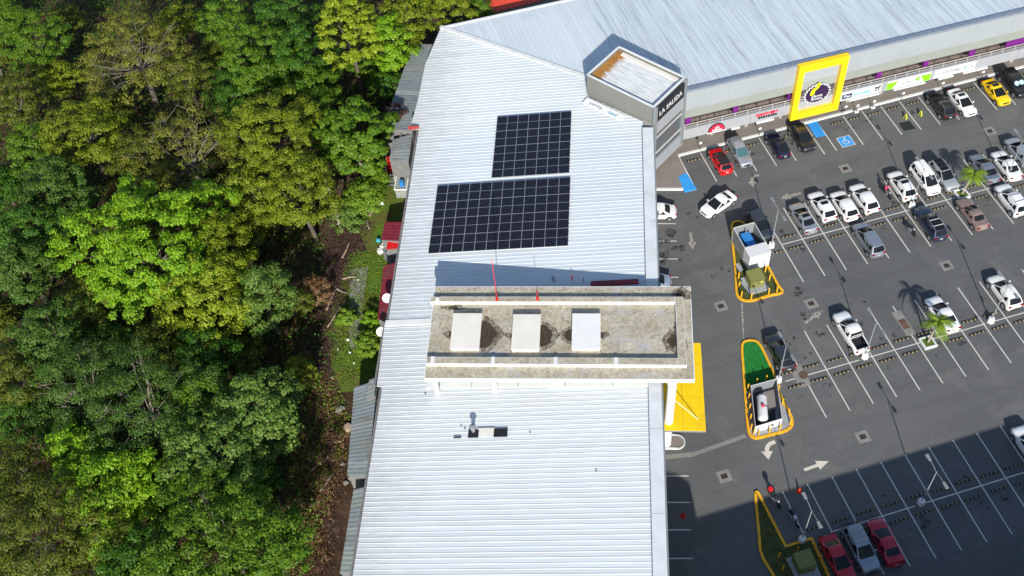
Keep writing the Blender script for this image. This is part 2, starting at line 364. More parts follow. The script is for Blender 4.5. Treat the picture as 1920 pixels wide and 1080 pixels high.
LB = [(1621, 670), (1459, 714), (1857, 603), (1726, 944), (1503, 1014), (1446, 462), (1709, 387), (1887, 335)]
def cline(v, cuts, u0, u1):
    cuts = sorted(cuts); x = u0
    for a in cuts:
        if a-.55 > x: strip(uv(x, v), uv(a-.55, v))
        x = max(x, a+.55)
    if x < u1: strip(uv(x, v), uv(u1, v))
cline(VA, [59.7, 65.6, 71.7], 43.8, 86.5); cline(VB, [45.2, 51.9, 59.3], 36.6, 87); cline(VC, [42.5], 33.5, 82)
for i in range(5): strip(uv(40.84+2.5*i, 78.2), uv(40.84+2.5*i, 83.2))
for i in range(11): strip(uv(59.31+2.5*i, 77.95), uv(59.31+2.5*i, 83.2))
for px in ((1546.5, 289.3), (1569, 282.7)):
    p = at(*px); a, b = touv(p); strip(p, uv(a, 83.2))
strip(at(1271.5, 292), at(1303, 352), .16)
for x0, x1, y in ((1228, 1267, 419.4), (1229, 1269, 452), (1230, 1270.5, 485.6), (1230, 1272, 520), (1248, 1291, 892.5), (1250, 1294, 942), (1252, 1296, 993.5), (1254, 1299, 1047)):
    strip(at(x0, y), at(x1, y))
strip(at(1391, 568), at(1394, 636), .16, mat='worn'); strip(at(1398, 817), at(1300, 852), .42, mat='concl', name='concrete_seam'); strip(at(1300, 852), at(1240, 858), .5, mat='concl', name='concrete_seam')
def flat(pts, mat, name, z=.006):
    b = MB(); b.poly([(p.x, p.y, z) for p in pts]); return b.build(name, M[mat], lot)
def arrow(px, kind, mat, ang=None):
    # arrow in its own frame, x forward, then turned
    o = at(*px); b = MB()
    if kind == 'straight':
        b.poly([(-1.3, -.16, 0), (.1, -.16, 0), (.1, .16, 0), (-1.3, .16, 0)]); b.poly([(.1, -.5, 0), (1.3, 0, 0), (.1, .5, 0)])
    else:
        s = -1 if kind == 'right' else 1
        P = [(math.cos(t), math.sin(t)) for t in [math.pi/2*k/8 for k in range(9)]]
        for k in range(8):
            b.poly([((P[k][0])*1.15-.6, s*(P[k][1]*1.15), 0), (P[k+1][0]*1.15-.6, s*(P[k+1][1]*1.15), 0), (P[k+1][0]*.75-.6, s*P[k+1][1]*.75, 0), (P[k][0]*.75-.6, s*P[k][1]*.75, 0)])
        b.poly([(-.2, 0, 0), (.35, -.9, 0), (.9, 0, 0)])
    if kind == 'hook': b.v = [(-x, y, z) for x, y, z in b.v]
    q = b.build('painted_arrow', M[mat], lot, (o.x, o.y, .007)); q.rotation_euler = (0, 0, ang); return q
arrow((1531, 873), 'straight', 'arrow', UA+R_(3)); arrow((1445, 846), 'hook', 'arrow', R_(-4)); arrow((1416, 340), 'hook', 'worn', R_(-4)); arrow((1297, 452), 'straight', 'worn', R_(-95))
arrow((1454, 555), 'right', 'worn', UA+R_(140)); arrow((1526, 594), 'straight', 'worn', UA+R_(20)); arrow((1482, 367), 'straight', 'worn', UA+math.pi)
# blue bays and the wheelchair mark
flat([at(1513, 231), at(1532, 227), at(1549, 255), at(1530, 258)], 'bluep', 'blue_bay_paint', .008)
def uvq(px, a, b, c, d, mat, name, z): 
    o = at(*px); return flat([o+U*a+V*b, o+U*c+V*b, o+U*c+V*d, o+U*a+V*d], mat, name, z)
uvq((1586, 265), -.85, -.85, .85, .85, 'line', 'mark_border', .007); uvq((1586, 265), -.77, -.77, .77, .77, 'bluep', 'mark_field', .009)
o = at(1586, 265); b = MB()
b.lathe([(.12, 0), (.12, .001)], 10, (.05, .5, 0)); b.box((0, .18, 0), (.12, .45, .001)); b.box((.16, .0, 0), (.36, .1, .001)); b.box((.36, -.2, 0), (.1, .4, .001), R_(20))
for k in range(14):
    t = R_(110+k*19); t2 = R_(110+(k+1)*19)
    b.poly([(-.06+r*math.cos(x), -.12+r*math.sin(x), 0) for x, r in ((t, .38), (t2, .38), (t2, .29), (t, .29))])
b.build('wheelchair_symbol', M['line'], lot, (o.x, o.y, .0125), UA)
# dark tarmac repair, patched concrete
flat([at(1684, 231), at(1705, 226), at(1717, 241), at(1695, 246)], 'black', 'tarmac_repair', .006)
# irregular stains on the asphalt
rng = np.random.default_rng(5)
st = MB(); sp = []
for v_ in (VA+1.5, VA-1.6, VB+1.6, VB-1.6, VC+1.7, VC-1.7): sp += [(uv(42.5+2.5*i+rng.uniform(-.6, .6), v_+rng.uniform(-.4, .4)), rng.uniform(.2, .55)) for i in range(-3, 17) if rng.random() < .7]
sp += [(uv(42.1+2.5*i+rng.uniform(-.5, .5), 81.2+rng.uniform(-.5, .5)), rng.uniform(.25, .5)) for i in range(17) if rng.random() < .8]
sp += [(at(*p), r) for p, r in (((1250, 445), 1.0), ((1262, 462), .7), ((1246, 470), .8), ((1255, 490), .5), ((1500, 555), .7), ((1505, 548), .5), ((1512, 590), .5), ((1622, 596), .8), ((1540, 628), .7), ((1498, 640), .6), ((1280, 488), .4), ((1240, 480), .7), ((1300, 400), .4))]
for k, (p, r) in enumerate(sp):
    for j in range(int(rng.integers(2, 5))):
        c = p + Vector((rng.normal()*r*.8, rng.normal()*r*.8, 0)); n_ = 9; rr = r*rng.uniform(.25, .75)
        st.poly([(c.x+rr*rng.uniform(.5, 1.3)*math.cos(6.283*a/n_), c.y+rr*rng.uniform(.4, 1.2)*math.sin(6.283*a/n_), .0062+.00013*(k % 9)+.0003*j) for a in range(n_)])
sm = NT('oil_stain'); v_ = sm.world(); k_ = sm.ramp(sm.noise(v_, 3.2, 5, .7), ((.4, .0), (.62, .8))); tr = sm.n('BsdfTransparent'); mx = sm.n('MixShader')
sm.set(.6, 0, .4, (.03, .028, .026)); sm.l(k_, mx.inputs[0]); sm.l(tr.outputs[0], mx.inputs[1]); sm.l(sm.b.outputs[0], mx.inputs[2]); sm.l(mx.outputs[0], sm.out.inputs[0])
tag(st.build('oil_stains', sm.m, lot), kind='stuff')
# drains let into the asphalt
def drain(px, a=.62, b_=.62, label=''):
    o = at(*px); r = empty('storm_drain', (o.x, o.y, 0), UA)
    b = MB(); b.prism([(-a, -b_), (a, -b_), (a, b_), (-a, b_)], -.05, .012); b.build('concrete_collar', M['concl'], r)
    b = MB(); b.prism([(-a*.5, -b_*.42), (a*.5, -b_*.42), (a*.5, b_*.42), (-a*.5, b_*.42)], 0, .016)
    gr = b.build('grate', M['grate'], r)
    b = MB()
    for k in range(6): b.box((-a*.42+a*.84*k/5, 0, .022), (.03, b_*.8, .012))
    b.build('grate_bar', M['dark'], gr); tag(r, label, 'drain', 'storm drains in the asphalt')
for px, lb in (((1352, 574), 'square concrete drain beside the right end of the weathered concrete canopy'), ((1521, 569), 'square drain just right of the island with the white room'), ((1775, 498), 'square drain in the aisle above the silver-white hatchback parked at far right'),
               ((1585, 316), 'square drain in the aisle below the blue wheelchair bay'), ((1856, 246), 'square drain in the aisle below the yellow car'), ((1618, 819), 'square drain in the sunlit aisle above the shaded parking row'), ((1358, 893), 'square drain near the shaded lower left of the lot')):
    drain(px, label=lb)
o = at(1694, 606); r = empty('inspection_cover', (o.x, o.y, 0), UA); tag(r, 'long concrete strip with rusty cover crossing a parking bay by the palm', 'cover')
MB().prism([(-.5, -1.6), (.5, -1.6), (.5, 1.6), (-.5, 1.6)], -.05, .012).build('concrete_collar', M['concl'], r); MB().prism([(-.38, -.75), (.38, -.75), (.38, .5), (-.38, .5)], 0, .017).build('cover_plate', M['rust'], r)
o = at(1506, 703); r = empty('manhole', (o.x, o.y, 0), UA); tag(r, 'round rusty manhole cover where painted lines cross', 'manhole')
MB().prism([(-1.0, -1.3), (.3, -1.3), (.3, 1.3), (-1.0, 1.3)], -.05, .010).build('concrete_collar', M['concl'], r); MB().lathe([(.48, 0), (.48, .02)], 20).build('cover_plate', M['rust'], r)
# raised pavement with white kerb
K0 = at(1271, 291, .15); kd = U
Kc = at(1303, 356, .15); Kw = at(1226, 354, .15)
far = K0 + U*70
pv = [K0, far, w2(75, 7), w2(-12, 7), w1(24, 3), Kw, at(1284, 354, .15), Kc]
b = MB(); b.prism([(p.x, p.y) for p in pv], -.05, .15); pav = b.build('pavement', M['pave']); tag(pav, 'brownish paved walkway in front of the shops', kind='structure')
def kerb(p, q, wd, mat, parent, z0=-.02, z1=.165, name='kerb'):
    d = (q-p).normalized(); n = Vector((-d.y, d.x, 0))*wd/2; b = MB(); b.prism([(a.x, a.y) for a in (p-n, q-n, q+n, p+n)], z0, z1); return b.build(name, M[mat], parent)
for k in range(23): kerb(K0+U*(3.0*k+.02), K0+U*(3.0*k+2.99), .3, 'white', pav)
kerb(Kw, at(1281, 354, .15), .3, 'white', pav)
b = MB(); q = [at(1272, 331, .15), at(1287, 324, .15), at(1306, 356, 0), at(1283, 361, 0)]; b.hexa([(p.x, p.y, -.03) for p in q], [(p.x, p.y, .157) for p in q]); b.build('blue_ramp', M['bluep'], pav)
# ================================================================== LEFT WING
def rs(px, py): return onroof(px, py, O1, A1)
def rs2(px, py): return onroof(px, py, O2, A2)
def zt(t): return ZT - SL*t
def interval(poly, s):
    ts = []
    for i in range(len(poly)):
        (s0, t0), (s1, t1) = poly[i], poly[(i+1) % len(poly)]
        if (s0 <= s < s1) or (s1 <= s < s0): ts.append(t0+(t1-t0)*(s-s0)/(s1-s0))
    return (min(ts), max(ts)) if len(ts) >= 2 else None
def sheets(root, poly, pitch, matf, h=.025, zoff=0.0, dz=None):
    s0 = min(p[0] for p in poly); s1 = max(p[0] for p in poly); n = int((s1-s0)/pitch)
    for i in range(n+1):
        a = s0+i*pitch; prof = ((0, 0), (.8, 0), (.85, h), (.93, h), (.996, 0)); b = MB(); pts = []
        for k, hh in prof:
            iv = interval(poly, min(max(a+k*pitch, s0+1e-3), s1-1e-3))
            if iv is None or iv[1]-iv[0] < .05: pts = []; break
            pts.append((a+k*pitch, iv[0], iv[1], hh))
        if len(pts) < 2: continue
        for j in range(len(pts)-1):
            p, q = pts[j], pts[j+1]
            b.poly([(p[0], p[1], zt(p[1])+p[3]+zoff), (q[0], q[1], zt(q[1])+q[3]+zoff), (q[0], q[2], zt(q[2])+q[3]+zoff), (p[0], p[2], zt(p[2])+p[3]+zoff)])
        for e in (1, 2):   # thickness at both ends
            b.add([(p[0], p[e], zt(p[e])+p[3]+zoff) for p in pts] + [(p[0], p[e], zt(p[e])-.12+zoff) for p in pts], [(j, j+1, len(pts)+j+1, len(pts)+j) for j in range(len(pts)-1)])
        b.build('roof_sheet', matf(a), root)
wing = empty('long_building', O1, A1); tag(wing, 'long mall wing with white ribbed metal roof and solar panels, beside the forest', 'building')
hipo = rs(826, 53); s_c = 36.26
TE = 26.4
tw_l = tolocal(at(1098.7, 142.5, 12.6), O1, A1); tw_f = tolocal(at(1227.5, 200, 12.6), O1, A1)
north = [(7.1, 1.15), (tw_f[0]+.3, 1.15), (tw_l[0]-.1, tw_l[1]-.2), (40.4, 6.62), (hipo[0], hipo[1]), (45.7, 26.9), (39.1, 27.1), (34.46, 27.5), (34.45, TE), (7.1, TE)]
sheets(wing, north, .48, lambda s: M['roofw'] if s > 33 else M['roofw2'])
sheets(wing, [(-30, 1.15), (6.95, 1.15), (6.95, 26.7), (-.3, 26.5), (-.35, 25.95), (-30, 25.95)], .48, lambda s: M['roofw'], zoff=.03)
b = MB(); b.box((7.0, 14, zt(14)+.05), (.7, 25.4, .08), M=Matrix.Rotation(-math.atan(SL), 3, 'X')); b.build('seam_cap', M['white'], wing)
for k in range(8):      # coping along the courtyard edge
    a0, a1_ = -30+8.05*k, -30+8.05*k+8.0
    a1_ = min(a1_, 31.6)
    b = MB(); b.box(((a0+a1_)/2, .62, ZT+.12), (a1_-a0, 1.14, .34)); b.build('coping', M['coping'], wing)
b = MB(); b.box((.6, -.03, ZT-.35), (61.5, .16, 1.1)); b.build('parapet', M['galv'], wing)
# walls under the roof
b = MB(); wl = [(-30, .1), (33.5, .1), (36, 5), (hipo[0]-.4, hipo[1]-.6), (45, 26.3), (-30, 25.3)]
b.hexa([(p[0], p[1], -.06) for p in wl], [(p[0], p[1], zt(p[1])-.14) for p in wl]); b.build('wall', M['wall'], wing)
for a0, a1_, t in ((-30, -.5, 26.1), (-.2, 7, 26.75), (7.2, 34.3, 26.55)):
    b = MB(); b.box(((a0+a1_)/2, t, zt(t)-.12), (a1_-a0, .2, .2)); b.build('gutter', M['gutter'], wing)
b = MB(); p0 = rs(784, 243); b.box((34.5, 27.0, zt(27)+.2), (.12, 1.2, .5)); b.build('parapet_end', M['redroof'], wing)
# hip cap pieces
hx = [(x, y) for x, y in (hipo, (46.14, 15.72), (40.5, 6.75))]
P0 = Vector((hipo[0], hipo[1], zt(hipo[1])+.22)); P1 = Vector((40.4, 6.6, zt(6.6)+.1))
for k in range(8):
    a = P0.lerp(P1, k/8+.002); c = P0.lerp(P1, (k+1)/8-.002); b = MB(); d = (c-a); b.box((a+c)/2+Vector((0, 0, .07)), (d.length, .55, .05), M=d.to_track_quat('X', 'Z').to_matrix()); b.build('hip_cap', M['white'], wing)
# canopy-side clutter on the roof: vent, tar patches, painted banner
def roofpatch(px, ds, dt, mat, name, up=.16):
    s, t = rs(*px); b = MB(); b.box((s, t, zt(t)+up), (ds, dt, .03), M=Matrix.Rotation(-math.atan(SL), 3, 'X')); return b.build(name, M[mat], wing)
roofpatch((888, 815), .8, .95, 'black', 'tar_patch', .175); roofpatch((939, 813), .85, 1.25, 'black', 'tar_patch', .175); roofpatch((911, 811), .75, 1.6, 'offw', 'roof_patch', .165); roofpatch((858, 822), .12, .7, 'black', 'tar_patch', .175)
s, t = rs(888, 810); b = MB(); b.lathe([(.18, 0), (.18, .75), (.32, .78), (.3, .88), (.05, 1.0)], 14, (s, t, zt(t)+.1)); tag(b.build('vent_pipe', M['galv'], None, O1, A1, smooth=40), 'galvanised roof vent with conical cap beside black tar patches', 'vent')
for px in ((865, 800), (872, 805), (882, 803), (994, 812), (1118, 884), (798, 740)): roofpatch(px, .1, .14, 'dark', 'roof_screw_stain', .165)
b = MB(); s0, t0 = rs(1150, 525); b.box((rs(1185, 530)[0], 4.2, zt(4.2)+.1), (.5, 4.6, .3), M=Matrix.Rotation(-math.atan(SL), 3, 'X')); b.build('red_upstand', M['dredroof'], wing)
for px in ((1036, 527), (1073, 525), (1094, 528), (1040, 529)):
    s, t = rs(*px); MB().tube([(s, t, zt(t)), (s, t, zt(t)+.8)], .06, 6).build('pipe', M['bred'] if px[0] == 1073 else M['galv'], wing)
s0, t0 = rs(800, 722); s1_, t1_ = rs(1240, 718); b = MB(); P0 = Vector((s0, t0, zt(t0)+.2)); P1 = Vector((s1_, t1_, zt(t1_)+.2)); d = P1-P0
for k in range(5):
    a = P0.lerp(P1, k/5+.002); c = P0.lerp(P1, (k+1)/5-.002); b = MB(); b.box((a+c)/2, ((c-a).length, .95, .12), M=(c-a).to_track_quat('X', 'Z').to_matrix()); b.build('flashing_board', M['white'], wing)
# ================================================================== solar arrays
def cellm():
    n = NT('solar_cells'); br = n.n('TexBrick'); br.offset = 0; br.inputs['Scale'].default_value = 1; br.inputs['Brick Width'].default_value = .192; br.inputs['Row Height'].default_value = .19; br.inputs['Mortar Size'].default_value = .006
    br.inputs['Color1'].default_value = (.006, .0065, .013, 1); br.inputs['Color2'].default_value = (.008, .008, .015, 1); br.inputs['Mortar'].default_value = (.05, .05, .06, 1); n.l(n.coord(), br.inputs['Vector'])
    return n.set(.2, 0, .35, br.outputs[0])
M['cell'] = cellm(); M['pframe'] = pm('panel_frame', (.3, .315, .35), .4, .05, 3, metal=.2)
PW, PH = 1.205, 2.38
def panel_mesh():
    b = MB(); w_, h_ = PW-.02, PH-.025
    b.box((0, 0, .02), (h_, w_, .035), m=0)
    for sx in (-1, 1): b.poly([(sx*(h_/4)-h_/4+.022, -w_/2+.022, .0405), (sx*(h_/4)+h_/4-.022, -w_/2+.022, .0405), (sx*(h_/4)+h_/4-.022, w_/2-.022, .0405), (sx*(h_/4)-h_/4+.022, w_/2-.022, .0405)], 1)
    return b.mesh('solar_panel', [M['pframe'], M['cell']])
pme = panel_mesh()
def array(corner, cols, rows, label):
    s0, t0 = corner; r = empty('solar_panel_array', w1(s0, t0, zt(t0)+.16), A1); r.rotation_euler = Euler((-math.atan(SL), 0, A1), 'XYZ'); tag(r, label, 'solar panels')
    for i in range(cols):
        for j in range(rows): inst('solar_panel', pme, r, (-(j+.5)*PH, (i+.5)*PW, .06))
    b = MB()
    for j in range(rows):
        for k in (.25, .75): b.box((-(j+k)*PH, cols*PW/2, .0), (.05, cols*PW+.1, .08))
    b.build('mounting_rail', M['rail'], r)
array(rs(1070, 335), 12, 4, 'large solar array of twelve by four dark panels on the white roof')
array(rs(1072, 211.5), 7, 4, 'smaller solar array of seven by four dark panels nearer the corner tower')
# ================================================================== RIGHT WING
w2r = empty('shop_building', O2, A2); tag(w2r, 'mall wing with grey streaked metal roof above the row of shops', 'building')
X2 = tolocal(c12, O2, A2); h2 = rs2(826, 53); bk = rs2(1050, 4); kslope = (bk[1]-h2[1])/(bk[0]-h2[0])
S1 = 52
tb = tolocal(at(1160, 87.5, 12.6), O2, A2); tr_ = tolocal(at(1285, 146, 12.6), O2, A2); tl = tolocal(at(1098.7, 142.5, 12.6), O2, A2)
bs = [(s_, h2[1]+kslope*(s_-h2[0])) for s_ in (S1,)]
poly2 = [(h2[0], h2[1]), (-9.15, 5.95), (tb[0], tb[1]-.6), (tr_[0], .55), (S1, .55), (S1, bs[0][1])]
bnd = -5.8
sheets(w2r, poly2, .58, lambda s: M['roofr'] if s < bnd else M['roofg'], h=.05)
b = MB(); b.box(((tr_[0]+S1)/2, .27, ZT+.02), (S1-tr_[0], .54, .3)); b.build('dark_flashing', M['flash'], w2r)
d0 = Vector((h2[0], h2[1], zt(h2[1]))); d1 = Vector((S1, bs[0][1], zt(bs[0][1]))); b = MB(); b.box((d0+d1)/2, ((d1-d0).length, .3, .25), M=(d1-d0).to_track_quat('X', 'Z').to_matrix()); b.build('back_gutter', M['coping'], w2r)
SA = tr_[0]-.3
wl = [(SA, 2.8), (S1-.1, 2.8), (S1-.1, bs[0][1]-.4), (h2[0]+.8, h2[1]-.4), (-8, 6)]
b = MB(); b.hexa([(p[0], p[1], -.06) for p in wl], [(p[0], p[1], zt(p[1])-.15) for p in wl]); b.build('wall', M['wall'], w2r)
for k in range(9):
    a0 = SA+k*5.85; a1_ = min(a0+5.84, S1)
    b = MB(); b.box(((a0+a1_)/2, .12, 8.82), (a1_-a0, .24, 2.66)); b.build('fascia_panel', M['fascia'], w2r)
    b = MB(); b.hexa([(a0, 0.02, 7.487), (a1_, 0.02, 7.487), (a1_, .25, 7.487), (a0, .25, 7.487)], [(a0, .0, 7.49), (a1_, .0, 7.49), (a1_, .25, 7.49), (a0, .25, 7.49)][::1])
    b = MB(); b.add([(a0, .0, 7.485), (a1_, .0, 7.485), (a1_, .03, 6.25), (a0, .03, 6.25), (a0, .5, 7.485), (a1_, .5, 7.485), (a1_, .5, 6.25), (a0, .5, 6.25)], [(0, 1, 2, 3), (4, 7, 6, 5), (3, 2, 6, 7), (0, 3, 7, 4), (1, 5, 6, 2)]); b.build('fascia_panel', M['fascia2'], w2r)
b = MB(); b.box(((SA+S1)/2, 1.5, 6.5), (S1-SA, 2.6, .2)); b.build('balcony_ceiling', M['wall'], w2r)
b = MB(); b.box(((SA+S1)/2, 1.55, 4.0), (S1-SA, 2.6, .25)); b.build('balcony_floor', M['balcony'], w2r)
b = MB(); b.box(((SA+S1)/2, 2.74, 5.2), (S1-SA, .1, 2.1)); b.build('upper_shopfront', M['shopdark'], w2r)
b = MB(); b.box(((SA+S1)/2, 2.74, 1.95), (S1-SA, .1, 3.6)); b.build('shopfront', M['tglass'], w2r)
k = 0; a0 = SA
for wd in (9.0, 6.6, 8.6, 6.4, 6.4, 6.4, 6.4, 3.2):
    a1_ = min(a0+wd, S1); b = MB(); b.box(((a0+a1_)/2, .15, 3.68), (a1_-a0-.03, .28, 1.5)); b.build('sign_band_panel', M['band'], w2r); a0 = a1_
for k in range(12):
    s_ = SA+1+k*4.4
    b = MB(); b.box((s_, 2.5, 2.0), (.4, .4, 4.0)); b.build('column', M['wall'], w2r)
for zz, tt in ((5.12, .1), (4.75, .1), (5.0, 1.3)):
    b = MB(); b.box(((SA+S1)/2, tt, zz), (S1-SA, .05, .05)); b.build('handrail', M['rail'], w2r)
s_ = SA+.8; rp = MB().box((0, 0, 0), (.05, .05, .75)).mesh('rail_post', M['rail'])
while s_ < S1: inst('rail_post', rp, w2r, (s_, .1, 4.76)); s_ += 1.55
s_ = SA+1.5; rp = MB().box((0, 0, 0), (.05, .05, .9)).mesh('rail_post', M['dark'])
while s_ < S1: inst('rail_post', rp, w2r, (s_, 1.3, 4.57)); s_ += 1.75
for px, wd in (((1290, 225), .7), ((1379, 203.5), .6), ((1483, 178), .8), ((1648, 138), .6), ((1736, 116.5), .6), ((1822, 97), .7), ((1905, 77), 2.6)):
    q = at(px[0], px[1], 5.35); s_, t_ = tolocal(q, O2, A2); b = MB(); b.box((s_, max(.6, min(t_, 1.1)), 5.2), (wd, .25, 1.0)); b.build('purple_cladding', M['purple'], w2r)
for xa, xb, y in ((1376, 1392, 248.5), (1421, 1454, 232), (1590, 1647, 181), (1675, 1734, 161), (1760, 1788, 146), (1809, 1855, 136)):
    q0 = tolocal(at(xa, y+ (xb-xa)*.12, 2.85), O2, A2)[0]; q1 = tolocal(at(xb, y-(xb-xa)*.12, 2.85), O2, A2)[0]
    b = MB(); b.box(((q0+q1)/2, -.1, 2.84), (q1-q0, .22, .16)); b.build('light_bar', M['cleanwhite'], w2r)
# ================================================================== signs on the shops
RX = (math.pi/2, 0, 0)
def onfac(px, py, off=0.0):
    n = Vector((-math.sin(A2), math.cos(A2), 0)); P0 = O2 - n*off; d = Vector(_r*((px-960)/FPX)+_q*((py-540)/FPX)+_fw); C = Vector((0, 0, CAMH))
    Q = C + d*((P0-C).dot(n)/d.dot(n)); return tolocal(Q, O2, A2)[0], Q.z
def sign(name, label, s, z): r = empty(name, w2(s, -.02, z), A2); return tag(r, label, 'sign')
def board(r, wd, ht, mat, off=-.035, name='board', x=0, z=0, th=.05): return MB().box((x, off, z), (wd, th, ht)).build(name, M[mat], r)
s0, z0 = onfac(1576, 183); s1_, _ = onfac(1652, 163)
r = sign('shop_sign', 'white banner reading Pet entrega with black dog silhouette, right of the yellow frame', (s0+s1_)/2, 3.72); wd = s1_-s0; board(r, wd, 1.25, 'cleanwhite')
board(r, wd*.24, .72, 'navy', -.075, 'name_box', -wd*.35, -.06, .03); text('Pet', .66, M['cleanwhite'], r, (-wd*.35, -.105, -.06), RX); text('entrega', .66, M['cyan'], r, (.02*wd, -.08, -.02), RX, stretch=1.12)
b = MB()
for c, d in (((0, 0, .1), (.5, .03, .22)), ((-.2, 0, -.12), (.08, .03, .3)), ((.2, 0, -.12), (.08, .03, .3)), ((.27, 0, .28), (.2, .03, .26)), ((-.3, 0, .24), (.08, .03, .26)), ((.02, 0, -.3), (.62, .03, .07))): b.box(c, d)
b.build('dog_silhouette', M['ink'], r, (wd*.4, -.085, .05))
s0, z0 = onfac(1661, 165); s1_, _ = onfac(1743, 146)
r = sign('shop_sign', 'white revilla banner with lime green corners and green cross', (s0+s1_)/2, 3.72); wd = s1_-s0; board(r, wd, 1.3, 'cleanwhite')
h_ = .62
for sg in (-1, 1):
    b = MB(); x0 = sg*wd/2*.99
    b.hexa([(x0, -.09, -h_), (x0-sg*.75, -.09, -h_), (x0-sg*1.35, -.09, .4), (x0, -.09, .4)], [(x0, -.062, -h_), (x0-sg*.75, -.062, -h_), (x0-sg*1.35, -.062, .4), (x0, -.062, .4)]); b.build('green_corner', M['lime'], r)
text('revilla', .5, M['greyl'], r, (-wd*.06, -.08, -.12), RX, stretch=1.15)
b = MB(); b.box((0, 0, 0), (.2, .03, .66)); b.box((0, 0, 0), (.66, .03, .2)); b.build('green_cross', M['lime'], r, (wd*.2, -.085, .02))
s0, z0 = onfac(1750, 142); s1_, _ = onfac(1828, 122)
r = sign('shop_sign', 'white CERAMIKA banner with grey letters and teal K', (s0+s1_)/2, 3.72); wd = s1_-s0; board(r, wd, 1.3, 'cleanwhite')
text('CERAMI', .68, M['greyl'], r, (-wd*.14, -.08, -.02), RX, stretch=1.25); text('K', .68, M['teal'], r, (wd*.27, -.08, -.02), RX, stretch=1.4); text('A', .68, M['greyl'], r, (wd*.4, -.08, -.02), RX, stretch=1.2)
s0, z0 = onfac(1343, 243)
r = sign('shop_sign', 'round red sign with white lettering over the walkway beside the tower', s0, 3.5); b = MB(); N = 20
arc = [(1.05*math.cos(math.pi*i/N), 1.05*math.sin(math.pi*i/N)*1.15-.35) for i in range(N+1)]
b.hexa([(x, -.02, z) for x, z in arc], [(x, -.1, z) for x, z in arc]); b.build('black_backing', M['ink'], r)
b = MB(); b.hexa([(x*.9, -.1, (z+.35)*.9-.32) for x, z in arc], [(x*.9, -.14, (z+.35)*.9-.32) for x, z in arc]); b.build('red_dome', M['redl'], r)
b = MB(); b.box((0, -.08, -.42), (2.5, .12, .16)); b.build('white_base', M['cleanwhite'], r); b = MB(); b.box((0, -.06, -.53), (2.7, .1, .1)); b.build('black_base', M['ink'], r)
text('gh', .62, M['cleanwhite'], r, (.02, -.16, .3), RX); [MB().box((-.5+.2*k, -.155, -.1), (.14, .03, (.3, .22, .34, .22, .3, .24)[k])).build('letter_stroke', M['cleanwhite'], r) for k in range(6)]
s0, z0 = onfac(1437, 218)
r = sign('shop_sign', 'raised pink-red lettering over black lettering on the grey sign band', s0, 3.85); text('DISCOVERY', .52, M['redl'], r, (0, -.05, .14), RX, depth=.1); [MB().box((-.95+.3*k, -.05, -.3), (.2, .08, (.3, .24, .3, .2, .28, .24, .3, .24)[k])).build('letter_stroke', M['ink'], r) for k in range(8)]
# gym frame
r = empty('gym_frame_sign', w2(16.1, -.3, 2.35), A2); tag(r, 'big yellow picture-frame portal with round black gym logo above the walkway', 'sign'); FW, FH, D_ = 6.05, 8.2, .62
for c, d in (((0, 0, .45), (FW, D_, .9)), ((0, 0, FH-.5), (FW, D_, 1.0)), ((-FW/2+.36, 0, FH/2-.025), (.72, D_, FH-1.9-.004)), ((FW/2-.36, 0, FH/2-.025), (.72, D_, FH-1.9-.004))):
    MB().box(c, d).build('frame_beam', M['gymy'], r)
gp = NT('clear_pane'); tr = gp.n('BsdfTransparent'); mx = gp.n('MixShader'); mx.inputs[0].default_value = .05; gp.set(.05, 0, .5, (.75, .78, .8)); gp.l(tr.outputs[0], mx.inputs[1]); gp.l(gp.b.outputs[0], mx.inputs[2]); gp.l(mx.outputs[0], gp.out.inputs[0])
MB().box((0, .05, FH/2), (FW-1.46, .02, FH-1.92)).build('glass_pane', gp.m, r)
lg = empty('round_logo', (-.05, -.12, 3.3), 0, r)
def gear(rad, y0, y1, mat, name, n=22):
    b = MB(); P = []
    for i in range(n*4):
        rr = rad if (i % 4) < 2 else rad*.91; t = 2*math.pi*i/(n*4); P.append((rr*math.cos(t)*1.12, rr*math.sin(t)))
    b.hexa([(x, y0, z) for x, z in P], [(x, y1, z) for x, z in P]); b.build(name, M[mat], lg)
gear(1.5, .06, .0, 'cleanwhite', 'gear_outline'); gear(1.36, 0, -.04, 'gearp', 'gear_face')
th = [(-1.0, -.05), (-.55, -.02), (-.5, .55), (-.1, .95), (.1, 1.5), (-.1, 1.75), (-.35, 1.6), (-.45, 1.1), (-.85, .85), (-1.05, .4)]
b = MB(); b.hexa([(x+.1, -.045, z) for x, z in th], [(x+.1, -.09, z) for x, z in th]); b.build('thumb', M['thumb'], lg)
text('planet', .56, M['cleanwhite'], lg, (0, -.07, -.3), RX); text('fitness', .56, M['cleanwhite'], lg, (.02, -.07, -.74), RX)
